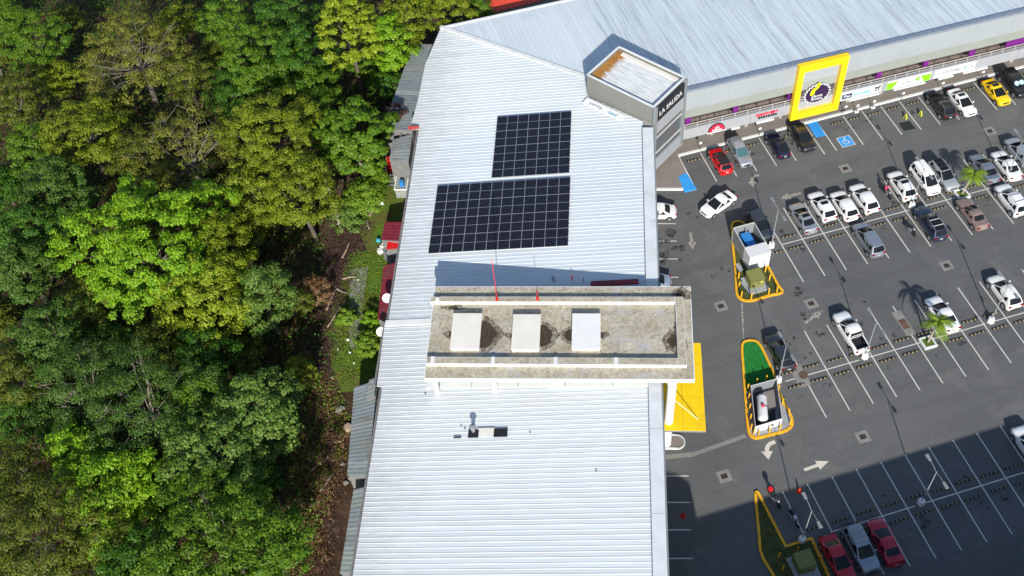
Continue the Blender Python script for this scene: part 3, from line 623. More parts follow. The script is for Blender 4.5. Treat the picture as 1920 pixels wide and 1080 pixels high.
# ================================================================== corner tower
TP = [at(*p, 12.6) for p in ((1098.7, 142.5), (1160, 87.5), (1285, 146), (1227.5, 200))]
tc = sum(TP, Vector())/4; ta = math.atan2((TP[2]-TP[1]).y, (TP[2]-TP[1]).x)
tw = empty('corner_tower', (tc.x, tc.y, 0), ta); tag(tw, 'grey box tower with LA SALIDA lettering and rust-stained roof at the mall corner', 'tower')
TL, TW_ = 9.05, 5.95; hx_, hy_ = TL/2, TW_/2     # local x: towards the sign face, y: left/back
ZB, ZTT = 2.5, 12.62
M['tgrey'] = pm('tower_cladding', (.165, .165, .15), .7, .06, .3, dirt=(.13, .13, .12), dirt_amt=.5)
def roofrust():
    n = NT('rusty_roof'); v = n.coord((.5, 4.5, 1)); f = n.noise(v, 1.2, 5, .7); c = n.ramp(f, ((.42, (.62, .63, .63)), (.72, (.36, .37, .37))))
    q = n.n('SeparateXYZ'); tcd = n.n('TexCoord'); n.l(tcd.outputs['Object'], q.inputs[0]); mr = n.n('MapRange'); mr.inputs['From Min'].default_value = -4.4; mr.inputs['From Max'].default_value = -1.9; mr.inputs['To Min'].default_value = .85; mr.inputs['To Max'].default_value = -.1; n.l(q.outputs[0], mr.inputs[0])
    r2 = n.noise(n.coord((.8, 3, 1)), 1.1, 5, .7, .5); ad = n.n('Math', operation='ADD'); n.l(mr.outputs[0], ad.inputs[0]); n.l(r2, ad.inputs[1])
    return n.set(.6, 0, .3, n.mix(n.ramp(ad.outputs[0], ((.78, 0), (1.05, 1))), c, n.ramp(r2, ((.3, (.22, .085, .01)), (.7, (.4, .2, .05))))))
M['rustroof'] = roofrust()
for c, d, nm in (((0, -hy_+.07, 10.85), (TL, .14, 3.5), 'side_cladding'), ((0, hy_-.07, 10.85), (TL, .14, 3.5), 'side_cladding'), ((-hx_+.07, 0, 10.85), (.14, TW_-.29, 3.5), 'rear_cladding')):
    n_ = 7 if nm == 'side_cladding' else 4
    for k in range(n_):
        dd = list(d); cc = list(c); ax = 0 if nm == 'side_cladding' else 1; L_ = d[ax]/n_; dd[ax] = L_-.004; cc[ax] = -d[ax]/2+L_*(k+.5)
        MB().box(cc, dd).build(nm, M['tgrey'], tw)
for k in range(18):
    y0 = -hy_+.16+k*(TW_-.32)/18; dy = (TW_-.32)/18; b = MB(); x0, x1 = -hx_+.15, hx_-.15; z_ = 12.2
    pr = ((0, 0), (.7, 0), (.78, .022), (.92, .022), (1, 0))
    for (a, ha), (c, hc) in zip(pr, pr[1:]): b.poly([(x0, y0+a*dy, z_+ha), (x1, y0+a*dy, z_+ha+.0), (x1, y0+c*dy, z_+hc), (x0, y0+c*dy, z_+hc)])
    b.build('roof_sheet', M['rustroof'], tw)
for c, d in (((0, -hy_+.07, 12.66), (TL+.02, .2, .1)), ((0, hy_-.07, 12.66), (TL+.02, .2, .1)), ((-hx_+.07, 0, 12.66), (.2, TW_-.22, .1)), ((hx_-.07, 0, 12.66), (.2, TW_-.22, .1))): MB().box(c, d).build('coping', M['coping'], tw)
MB().box((.2, hy_-.5, 12.3), (TL-1.2, .5, .12)).build('roof_flashing', M['offw'], tw)
for sy in (-1, 1): MB().box((hx_+.1, sy*(hy_-.17), (ZB+12.6)/2), (.5, .34, 12.6-ZB)).build('front_post', M['galv'], tw)
MB().box((hx_-.02, 0, 7.4), (.1, TW_-.7, 9.6)).build('curtain_wall', M['tglass'], tw)
for z_ in (5.2, 7.6): MB().box((hx_+.08, 0, z_), (.12, TW_-.7, .12)).build('mullion', M['rail'], tw)
MB().box((hx_+.1, 0, 11.2), (.25, TW_-.7, 2.0)).build('sign_panel', M['black'], tw)
text('LA SALIDA', .92, M['cleanwhite'], tw, (hx_+.24, 0, 11.15), (math.pi/2, 0, math.pi/2), stretch=1.0)
MB().box((hx_+.08, 0, 9.25), (.2, TW_-.7, 1.75)).build('white_panel', M['band'], tw); MB().box((hx_+.08, 0, 3.4), (.2, TW_-.7, 1.75)).build('white_panel', M['band'], tw)
# lettering strip lying on the roof at the foot of the tower
p = at(1098, 192, 9.75); q = at(1165, 224, 9.95); an = math.atan2((q-p).y, (q-p).x); r = empty('fallen_banner', ((p+q)/2).to_tuple(), an); tag(r, 'faded Learning Land banner strip at the foot of the corner tower', 'banner')
dzp = math.atan2(q.z-p.z, (q-p).to_2d().length)
r.rotation_euler = Euler((R_(6), -dzp, an)); MB().box((0, .1, .16), (5.4, 1.0, .03)).build('strip', M['white'], r); text('Learning', .5, M['greyl'], r, (-1.1, .1, .195), (0, 0, 0), depth=.01); text('Land', .58, M['teal'], r, (1.3, .05, .195), (0, 0, 0), depth=.01)
# ================================================================== concrete canopy over the roof
ZS = 11.5
Q = [at(*p, ZS) for p in ((815, 537), (1295, 537), (1303, 712), (795, 710))]
cc_ = sum(Q, Vector())/4; ca = math.atan2((Q[1]-Q[0]).y, (Q[1]-Q[0]).x)
can = empty('concrete_canopy', (cc_.x, cc_.y, 0), ca); tag(can, 'weathered concrete slab canopy with upstand beams standing above the white roof', 'canopy')
Ql = [tolocal(p, Vector((cc_.x, cc_.y, 0)), ca) for p in Q]
Ql = [(x, y) for x, y in Ql]
b = MB(); b.prism(Ql[::-1], ZS-.5, ZS-.004, 0); b.build('slab_edge', M['white'], can)
b = MB(); ins = [(x-math.copysign(.07, x), y-math.copysign(.07, y)) for x, y in Ql]; b.prism(ins[::-1], ZS-.01, ZS, 0); b.build('slab_top', M['conc'], can)
def cl(px, py, z=ZS): return tolocal(at(px, py, z), Vector((cc_.x, cc_.y, 0)), ca)
nb = cl(1040, 571)[1]; sb = cl(1040, 688)[1]; eb = cl(1268, 620)[0]; lx = Ql[0][0]; lx2 = Ql[3][0]
def beam(x0, x1, y0, y1, name='upstand_beam'):
    h_ = .42
    b = MB(); b.prism([(x0, y0), (x1, y0), (x1, y1), (x0, y1)], ZS-.005, ZS+h_); b.build(name, M['white'], can)
    b = MB(); b.prism([(x0+.03, y0+.03), (x1-.03, y0+.03), (x1-.03, y1-.03), (x0+.03, y1-.03)], ZS+h_-.01, ZS+h_+.004); b.build(name+'_top', M['conc'], can)
beam(lx-.15, eb-.004, nb, nb+.62); beam(lx2+.1, eb-.004, sb, sb+.75); beam(eb, eb+.75, sb, nb+.62)
for px in (812, 925, 1042, 1155):
    x = cl(px, 680)[0]; MB().box((x, sb+.37, ZS+.43), (.34, .8, .05)).build('white_stub', M['white'], can)
x = cl(822, 562)[0]; MB().box((x, nb+.3, ZS+.46), (.34, .34, .1)).build('white_stub', M['white'], can)
for i, (q4, lb) in enumerate((([(849, 588), (903, 588), (898, 653), (846, 653)], 'leftmost'), ([(962, 590), (1014, 590), (1012, 655), (958, 655)], 'middle'), ([(1073, 589), (1126, 589), (1126, 652), (1072, 654)], 'rightmost'))):
    L_ = [cl(*p, ZS+.5) for p in q4]; cx = sum(a for a, _ in L_)/4; cy = sum(a for _, a in L_)/4; wx = L_[1][0]-L_[0][0]; wy = L_[0][1]-L_[3][1]; wl_ = fr(Vector((cc_.x, cc_.y, 0)), ca, cx, cy, ZS)
    r = empty('roof_hatch', wl_, ca); tag(r, lb + ' of the three pale box covers on the concrete canopy', 'hatch', 'box covers on the concrete canopy')
    MB().box((0, 0, .22), (wx-.15, wy-.15, .44)).build('curb', M['offw'], r)
    b = MB(); b.hexa([(-wx/2, -wy/2, .4), (wx/2, -wy/2, .4), (wx/2, wy/2, .4), (-wx/2, wy/2, .4)], [(-wx/2, -wy/2, .5), (wx/2, -wy/2, .5), (wx/2, wy/2, .56), (-wx/2, wy/2, .56)]); b.build('cover', M['offw' if i < 2 else 'white'], r)
    # algae stain where the cover drains
    for sx_ in (1, -1):
        rr = (1.45, 1.2, .35)[i] if sx_ > 0 else (.35, .3, .7)[i]; b = MB(); P = []
        for k in range(16):
            t = math.pi*(k/15-.5); P.append((sx_*(wx/2-.05+rr*max(0, math.cos(t))*rng.uniform(.85, 1.15)), -.1+rr*1.05*math.sin(t)*rng.uniform(.9, 1.1), .009))
        b.poly(P); sn = b.build('algae_stain', M['moss'], r)
        b = MB(); b.poly([(x*1.0+sx_*.5*max(0, 1-abs(y)/rr)+sx_*.15, y*1.35, .006) for x, y, _ in P]); b.build('algae_halo', M['moss2'], r)
for px, rx, ry in (((1276, 553), .55, .6), ((1279, 650), .3, .95), ((1262, 640), .5, .8), ((850, 577), .6, .25), ((1270, 615), .25, .5)):
    x, y = cl(*px); b = MB(); b.poly([(x+rx*rng.uniform(.6, 1.2)*math.cos(6.283*k/14), y+ry*rng.uniform(.6, 1.2)*math.sin(6.283*k/14), ZS+.006) for k in range(14)]); b.build('algae_stain', M['moss'], can); b = MB(); b.poly([(x+1.9*rx*rng.uniform(.6, 1.2)*math.cos(6.283*k/14), y+1.7*ry*rng.uniform(.6, 1.2)*math.sin(6.283*k/14), ZS+.003) for k in range(14)]); b.build('algae_halo', M['moss2'], can)
yS = Ql[3][1]+.9
for px in (814, 925):
    x = cl(px, 700)[0]; p = fr(Vector((cc_.x, cc_.y, 0)), ca, x, yS-.5); s_, t_ = tolocal(p, O1, A1); MB().box((x, yS-.5, (zt(t_)+ZS-.5)/2), (.4, .4, ZS-.5-zt(t_))).build('short_column', M['white'], can)
for px in (1040, 1150):
    x = cl(px, 700)[0]; p = fr(Vector((cc_.x, cc_.y, 0)), ca, x, yS+.5); s_, t_ = tolocal(p, O1, A1); MB().box((x, yS+.5, (zt(t_)+ZS-.5)/2), (.4, .4, ZS-.5-zt(t_))).build('short_column', M['white'], can)
cx_, cy_ = tolocal(at(1250, 832), Vector((cc_.x, cc_.y, 0)), ca); MB().lathe([(.42, 0), (.42, ZS-.505)], 20, (cx_, cy_, 0)).build('round_column', M['white'], can, smooth=40)
for px, hh, nm, lb in (((932, 563), 6.2, 'antenna_mast', 'tall thin red antenna mast on the concrete canopy'), ((1008, 562), 1.5, 'antenna_mast', 'short red antenna stub on the concrete canopy')):
    p = at(*px, ZS+.4); r = empty(nm, p.to_tuple()); tag(r, lb, 'antenna')
    b = MB(); b.tube([(0, 0, 0), (0, 0, hh*.5)], .035, 6); b.build('mast', M['bred'], r); b = MB(); b.tube([(0, 0, hh*.5), (0, 0, hh)], .03, 6); b.build('whip', M['redl'], r)
    b = MB(); b.box((0, 0, .15), (.25, .25, .3)); b.build('base', M['bred'], r)
# ================================================================== yellow entrance canopy
ZY = 4.25
yr = at(1313, 643, ZY); yb = at(1325, 808, ZY); yl = at(1240, 808, ZY)
s_a = tolocal(yr, O1, A1); s_b = tolocal(yb, O1, A1); yc = empty('entrance_canopy', w1((s_a[0]+s_b[0])/2, 0), A1); tag(yc, 'flat bright yellow entrance canopy projecting over the driveway below the concrete slab', 'canopy')
LY = s_a[0]-s_b[0]; WY = -(s_a[1]+s_b[1])/2
MB().box((0, -WY/2, ZY-.22), (LY-.06, WY-.06, .3)).build('soffit', M['galv'], yc)
n_ = 8; colw = WY*.52
for k in range(n_):
    for a0, a1_ in ((-.0, -colw), (-colw, -WY)):
        MB().box((-LY/2+LY*(k+.5)/n_, (a0+a1_)/2, ZY-.035), (LY/n_-.025, abs(a1_-a0)-.025, .07)).build('canopy_panel', M['yellow'], yc)
b = MB(); p = tolocal(at(1309, 786, ZY), w1((s_a[0]+s_b[0])/2, 0), A1); q = tolocal(at(1258, 745, ZY+2.2), w1((s_a[0]+s_b[0])/2, 0), A1); b.tube([(p[0], p[1], ZY), (q[0], q[1], ZY+2.2)], .035, 6); b.build('tie_rod', M['offw'], yc)
# white column island on the ground
o = at(1262, 829); r = empty('kerb_island', (o.x, o.y, 0), A1); tag(r, 'small white rounded kerb island beside the white round column', 'kerb')
P = [(-.65, 1.2), (-.65, -.5)] + [(.75*math.cos(t)-.0, -.6+.75*math.sin(t)) for t in [math.pi*(1+k/10) for k in range(11)]] + [(.65, -.5), (.65, 1.2)]
P = [(-.75, 1.6)] + [(.75*math.cos(math.pi+math.pi*k/12), -.35+.75*math.sin(math.pi+math.pi*k/12)) for k in range(13)] + [(.75, 1.6)]
b = MB(); b.prism(P, -.02, .1); b.build('paving', M['pave'], r)
for a, c in zip(P, P[1:]):
    a = Vector((*a, 0)); c = Vector((*c, 0)); kerb(a, c+(c-a).normalized()*.06, .16, 'white', r, -.02, .16+.002*(P.index((a.x, a.y)) % 2) if (a.x, a.y) in P else .16)
# ================================================================== kerbed islands
def outline(pts, org, sc, z=0.0): return [at(org[0]+x/sc, org[1]+y/sc, z) for x, y in pts]
def island(label, pts, fill, org, sc, closed=True, soft=2):
    for _ in range(soft): pts = [q for i in range(len(pts)) for q in ((pts[i][0]*.8+pts[(i+1) % len(pts)][0]*.2, pts[i][1]*.8+pts[(i+1) % len(pts)][1]*.2), (pts[i][0]*.2+pts[(i+1) % len(pts)][0]*.8, pts[i][1]*.2+pts[(i+1) % len(pts)][1]*.8))]
    P = outline(pts, org, sc, .15); c = sum(P, Vector())/len(P); c.z = 0; r = empty('planted_island', c, 0); tag(r, label, 'island')
    L = [p-c for p in P]; b = MB(); b.prism([(p.x, p.y) for p in L], -.05, .09); b.build('bed', M[fill], r)
    n = len(L)
    for i in range(n if closed else n-1):
        a, d = L[i], L[(i+1) % n]; e = (d-a); m = e.length
        if m < .05: continue
        kerb(a-e/m*.05, d+e/m*.05, .24, 'kerby', r, -.03, .16+.003*(i % 2))
    return r, c
I1 = ((1340, 380), 5.4); I2 = ((1360, 620), 4.906); I3 = ((1390, 900), 6.0)
isl1, c1 = island('yellow-kerbed island with generator enclosure, white room and green transformer', [(170, 240), (182, 200), (232, 182), (288, 195), (308, 232), (545, 650), (640, 830), (690, 893), (680, 912), (560, 935), (380, 990), (300, 990), (240, 955), (220, 910), (213, 700), (182, 400)], 'grass', *I1)
isl2, c2 = island('yellow-kerbed island with bright green artificial lawn and white gas tank', [(150, 140), (172, 98), (230, 85), (290, 95), (330, 140), (465, 430), (490, 560), (555, 690), (615, 800), (620, 870), (560, 920), (400, 960), (280, 990), (230, 965), (208, 900), (170, 400)], 'concp', *I2)
P = [p-c2 for p in outline([(158, 150), (178, 108), (232, 97), (285, 106), (320, 148), (455, 435), (470, 500), (190, 560)], *I2, .1)]
MB().prism([(p.x, p.y) for p in P], .085, .115).build('turf', M['turf'], isl2)
isl3, c3 = island('yellow-kerbed wedge-shaped grass island with transformer in the shaded foreground', [(160, 145), (175, 132), (192, 145), (500, 745), (790, 655), (1100, 1330), (560, 1330), (370, 1080), (250, 890), (215, 790), (167, 260)], 'grass', *I3, soft=0)
bol = MB().lathe([(.075, 0), (.075, .95), (.05, 1.0)], 10).mesh('bollard', M['kerby'], 40)
def bollards(pts, org, label, base=.09):
    for x, y in pts:
        p = at(org[0][0]+x/org[1], org[0][1]+y/org[1], base); o = inst('bollard', bol, None, (p.x, p.y, base)); tag(o, label, 'bollard', label)
bollards([(240, 765), (245, 860), (268, 955), (368, 975), (545, 925), (628, 905), (553, 785), (512, 700)], I1, 'yellow steel bollard around the green transformer next to the white room')
bollards([(205, 540), (285, 490), (373, 462), (215, 625), (222, 720), (230, 815), (235, 905), (260, 955), (303, 965), (403, 940), (500, 910), (595, 860), (578, 770), (525, 675), (488, 552)], I2, 'yellow steel bollard around the white gas tank enclosure')
bollards([(418, 870), (462, 1015), (625, 810), (815, 770), (882, 900), (942, 1040)], I3, 'yellow steel bollard on the shaded wedge-shaped island')
# generator enclosure: walls of upright sheets, open on top
r = empty('generator_enclosure', uv(40.0, 67.6), UA); tag(r, 'open-topped grey sheet enclosure around a blue generator', 'enclosure')
def wallrun(r, a, c, h, n, mat, name='wall_panel', th=.06, z0=.09):
    a = Vector((*a, 0)); c = Vector((*c, 0)); d = c-a; an = math.atan2(d.y, d.x); L_ = d.length/n
    for k in range(n): m = a+d*((k+.5)/n); MB().box((m.x, m.y, z0+h/2), (L_-.012, th, h), an).build(name, M[mat], r)
wallrun(r, (-1.2, -1.45), (-1.2, 1.45), 2.25, 5, 'galv'); wallrun(r, (1.2, -1.45), (1.2, 1.45), 2.25, 5, 'galv'); wallrun(r, (-1.17, 1.5), (1.17, 1.5), 2.25, 4, 'galv')
for x, y in ((-1.2, 1.5), (1.2, 1.5)): MB().box((x, y, 1.22), (.1, .1, 2.35)).build('post', M['rail'], r)
for x in (-1.2, 1.2): MB().box((x, 0, 2.38), (.09, 3.0, .06)).build('top_rail', M['rail'], r)
MB().box((0, 1.5, 2.39), (2.3, .09, .06)).build('top_rail', M['rail'], r); MB().box((0, .02, .1), (2.3, 2.9, .06)).build('floor', M['concp'], r)
r = empty('generator', uv(39.95, 67.55, .13), UA); tag(r, 'blue box generator inside the grey enclosure', 'generator')
b = MB(); b.box((0, 0, .85), (1.05, 2.1, 1.5)); b.build('housing', M['blue'], r); MB().box((0, 0, .06), (1.15, 2.2, .12)).build('skid', M['dark'], r); MB().tube([(.1, .95, 1.55), (.1, .95, 1.95), (.1, 1.1, 2.05)], .07, 8).build('exhaust', M['galv'], r)
for k in range(4): MB().box((.53, -.5+.3*k, .9), (.02, .2, .7)).build('vent_grille', M['dark'], r)
MB().box((0, 0, 1.615), (.8, 1.7, .03)).build('roof_plate', M['blue'], r)
r = empty('white_room', uv(40.0, 65.38), UA); tag(r, 'small white flat-roofed service room at the end of the generator enclosure', 'hut')
MB().box((0, 0, 1.2), (2.42, 1.42, 2.22)).build('wall', M['cleanwhite'], r); MB().box((0, 0, 2.36), (2.52, 1.5, .1)).build('roof', M['cleanwhite'], r); MB().box((.5, -.72, 1.1), (.85, .03, 1.95)).build('door', M['white'], r)
MB().box((.2, -.75, 1.1), (.05, .05, .12)).build('handle', M['dark'], r)
def transformer(c, label, w_=1.55, d_=1.5):
    r = empty('transformer', c, UA); tag(r, label, 'transformer')
    MB().box((0, -.15, .06), (w_+.7, d_+.9, .14)).build('concrete_pad', M['concp'], r)
    b = MB(); b.hexa([(-w_/2, -d_/2, .13), (w_/2, -d_/2, .13), (w_/2, d_/2, .13), (-w_/2, d_/2, .13)], [(-w_/2, -d_/2+.1, 1.3), (w_/2, -d_/2+.1, 1.3), (w_/2, d_/2, 1.45), (-w_/2, d_/2, 1.45)]); b.build('cabinet', M['tgreen'], r)
    b = MB(); b.hexa([(-w_/2-.04, -d_/2+.05, 1.31), (w_/2+.04, -d_/2+.05, 1.31), (w_/2+.04, d_/2+.04, 1.455), (-w_/2-.04, d_/2+.04, 1.455)], [(-w_/2-.04, -d_/2+.05, 1.36), (w_/2+.04, -d_/2+.05, 1.36), (w_/2+.04, d_/2+.04, 1.5), (-w_/2-.04, d_/2+.04, 1.5)]); b.build('lid', M['tgreen'], r)
    MB().box((0, -d_/2+.02, .75), (w_-.2, .06, 1.0)).build('door', M['tgreen'], r); MB().box((.05, -d_/2-.02, .8), (.05, .05, .2)).build('handle', M['dark'], r); MB().box((.4, -d_/2-.02, 1.0), (.22, .02, .15)).build('warning_label', M['thumb'], r)
transformer(uv(38.75, 62.9, .09), 'olive green transformer cabinet in front of the small white room'); transformer(uv(29.75, 32.1, .09), 'olive green transformer cabinet on the shaded wedge-shaped island')
for p in ((247, 655), (310, 835)):
    q = at(1340+p[0]/5.4, 380+p[1]/5.4, .1); MB().box((0, 0, .06), (.55, 1.1, .14)).build('concrete_pad', M['concp'], isl1, (q.x-c1.x, q.y-c1.y, .03), UA+R_(10))
# gas tank in its walled bay
r = empty('tank_enclosure', uv(33.4, 48.15), UA); tag(r, 'low grey panel enclosure around the white gas tank', 'enclosure')
A_, B_, C_, D_2 = (-.68, 2.2), (2.03, 2.17), (.61, -2.17), (-2.17, -2.2)
wallrun(r, A_, B_, 1.1, 4, 'galv', z0=.1); wallrun(r, B_, C_, 1.1, 6, 'galv', z0=.1); wallrun(r, C_, D_2, 1.1, 3, 'white', z0=.1); wallrun(r, D_2, A_, 1.1, 6, 'galv', z0=.1)
for a, c in ((A_, B_), (B_, C_), (C_, D_2), (D_2, A_)):
    MB().tube([(*a, 1.24), (*c, 1.24)], .035, 6).build('top_rail', M['rail'], r); MB().box((*a, .68), (.09, .09, 1.2)).build('post', M['rail'], r)
MB().prism([(.2, -2.0), (-1.95, -2.05), (-.65, 2.0), (1.8, 2.0)][::-1], .1, .13).build('floor', M['dark'], r)
MB().prism([(1.7, 1.7), (.1, 1.7), (-.55, -.4), (.95, -.4)][::-1], .125, .2).build('concrete_pad', M['pave'], r)
p0, p1 = uv(33.36, 49.23), uv(32.25, 46.37); d = (p1-p0); L_ = d.length*.5; mid = (p0+p1)/2
r = empty('gas_tank', (mid.x, mid.y, .13), math.atan2(d.y, d.x)); tag(r, 'white capsule gas tank with red cap', 'tank')
RT = .5; prof = [(RT*math.sin(math.pi/2*k/6), -L_-.0+RT*.8*(1-math.cos(math.pi/2*k/6))) for k in range(7)]; prof[0] = (.01, -L_); prof += [(a, -b_) for a, b_ in prof[::-1]]
MB().lathe(prof, 20, (0, 0, .85), 0, 'x').build('shell', M['cleanwhite'], r, smooth=45)
for x in (-.8, .8): MB().box((x, 0, .22), (.16, .75, .44)).build('saddle', M['white'], r)
MB().lathe([(.17, 0), (.17, .16), (.08, .24)], 14, (.05, 0, 1.33)).build('valve_cap', M['redl'], r, smooth=40); MB().tube([(0, .1, 1.38), (.2, .7, 1.2), (.3, .8, .3)], .03, 6).build('pipe', M['dark'], r)
for x in (-1.1, 1.1): MB().lathe([(RT+.006, -.03), (RT+.006, .03)], 20, (x, 0, .85), 0, 'x').build('seam_band', M['white'], r)
# ================================================================== wheel stops
def stop_mesh():
    b = MB(); L_ = 1.75
    sec = ((-.085, 0), (-.06, .1), (.06, .1), (.085, 0)); xs = [-L_/2, -.7, -.57, -.27, -.14, .15, .28, .6, .73, L_/2]
    for i in range(len(xs)-1): b.hexa([(xs[i], y, z) for y, z in sec], [(xs[i+1], y, z) for y, z in sec], i % 2)
    return b.mesh('wheel_stop', [M['trim'], M['stopy']])
M['stopy'] = pm('stop_yellow', (.34, .25, .1), .6, .35, 6, dirt=(.2, .15, .08)); M['trim2'] = M['trim']
smh = stop_mesh()
def stops(u0, v_, n, label, skip=()):
    for i in range(n):
        if i in skip: continue
        o = inst('wheel_stop', smh, None, uv(u0+2.5*i+rng.uniform(-.06, .06), v_+rng.uniform(-.04, .04), .004), UA+rng.normal()*.012); tag(o, label, 'wheel stop', label)
for v0, u0, n, nm in ((VA, 42.54, 18, 'upper double parking row'), (VB, 37.33, 20, 'middle double parking row'), (VC, 32.44, 20, 'lower double parking row')):
    lo = 1 if v0 == VC else 0
    stops(u0, v0+.85, n, 'black and yellow wheel stop on the shop side of the '+nm); stops(u0+2.5*lo, v0-.85, n-lo, 'black and yellow wheel stop on the near side of the '+nm)
stops(39.6, 82.35, 6, 'black and yellow wheel stop along the shop kerb left of the blue bay'); stops(58.06, 82.35, 11, 'black and yellow wheel stop along the shop kerb right of the blue bay')
# ================================================================== lamp posts
def lamp(px, label, heads=2):
    p = at(*px); r = empty('lamp_post', (p.x, p.y, 0), UA); tag(r, label, 'lamp post', 'two-headed lamp posts in the parking lot')
    MB().lathe([(.38, 0), (.35, .55), (.28, .62)], 6).build('concrete_base', M['white'], r)
    b = MB(); b.tube([(0, 0, .6), (0, 0, 6.1)], [.06, .042], 8); b.build('pole', M['lampm'], r)
    for sy in (-1, 1):
        b = MB(); b.tube([(0, 0, 5.95), (0, sy*.6, 6.15), (0, sy*1.25, 6.2)], .026, 6); a = b.build('arm', M['lampm'], r)
        b = MB(); b.hexa([(-.13, sy*1.1, 6.13), (.13, sy*1.1, 6.13), (.17, sy*1.75, 6.14), (-.17, sy*1.75, 6.14)], [(-.1, sy*1.1, 6.22), (.1, sy*1.1, 6.22), (.13, sy*1.75, 6.24), (-.13, sy*1.75, 6.24)]); b.build('lamp_head', M['galv'], r)
        MB().box((0, sy*1.45, 6.115), (.2, .45, .03)).build('lens', M['light'], r)
    MB().box((.1, 0, 1.6), (.12, .2, .3)).build('switch_box', M['galv'], r)
for px, lb in zip(LB, ('lamp post at the tail of the white pickup truck', 'lamp post beside the gas tank island', 'lamp post beside the white hatchback at far right of the middle row', 'lamp post in the middle of the empty shaded parking row', 'lamp post on the shaded wedge-shaped island', 'lamp post beside the white service room', 'lamp post at the nose of the dark blue wagon', 'lamp post at the far right of the upper parking row')): lamp(px, lb)
# ================================================================== cars
KIND = {  # L W H hood belt trunk | windshield base, roof front, roof rear, rear glass base (x) | side pillars
 'sedan':  dict(L=4.55, W=1.78, H=1.45, hood=.93, belt=.97, trunk=1.0, xw=1.02, xf=.3, xr=-.85, xb=-1.55),
 'coupe':  dict(L=4.35, W=1.76, H=1.38, hood=.9, belt=.95, trunk=.97, xw=1.0, xf=.25, xr=-.75, xb=-1.55),
 'old':    dict(L=4.6, W=1.72, H=1.38, hood=.92, belt=.95, trunk=.95, xw=.78, xf=.2, xr=-.85, xb=-1.4),
 'hatch':  dict(L=4.1, W=1.74, H=1.5, hood=.95, belt=1.0, trunk=1.0, xw=1.0, xf=.35, xr=-1.45, xb=-1.9),
 'cross':  dict(L=4.4, W=1.82, H=1.62, hood=1.02, belt=1.07, trunk=1.05, xw=1.0, xf=.35, xr=-1.5, xb=-2.02),
 'suv':    dict(L=4.65, W=1.86, H=1.75, hood=1.08, belt=1.12, trunk=1.1, xw=1.0, xf=.4, xr=-1.85, xb=-2.2),
 'wagon':  dict(L=4.6, W=1.75, H=1.6, hood=.98, belt=1.03, trunk=1.02, xw=.95, xf=.35, xr=-1.75, xb=-2.15),
 'van':    dict(L=4.5, W=1.75, H=1.85, hood=1.05, belt=1.1, trunk=1.05, xw=1.35, xf=.7, xr=-1.95, xb=-2.15),
 'mini':   dict(L=4.75, W=1.82, H=1.7, hood=1.02, belt=1.06, trunk=1.04, xw=1.35, xf=.5, xr=-1.85, xb=-2.25),
 'beetle': dict(L=4.05, W=1.74, H=1.5, hood=.98, belt=1.02, trunk=.98, xw=.75, xf=.2, xr=-.7, xb=-1.6),
 'pickup': dict(L=5.2, W=1.85, H=1.78, hood=1.1, belt=1.14, trunk=1.05, xw=1.1, xf=.5, xr=-.75, xb=-.92),
}
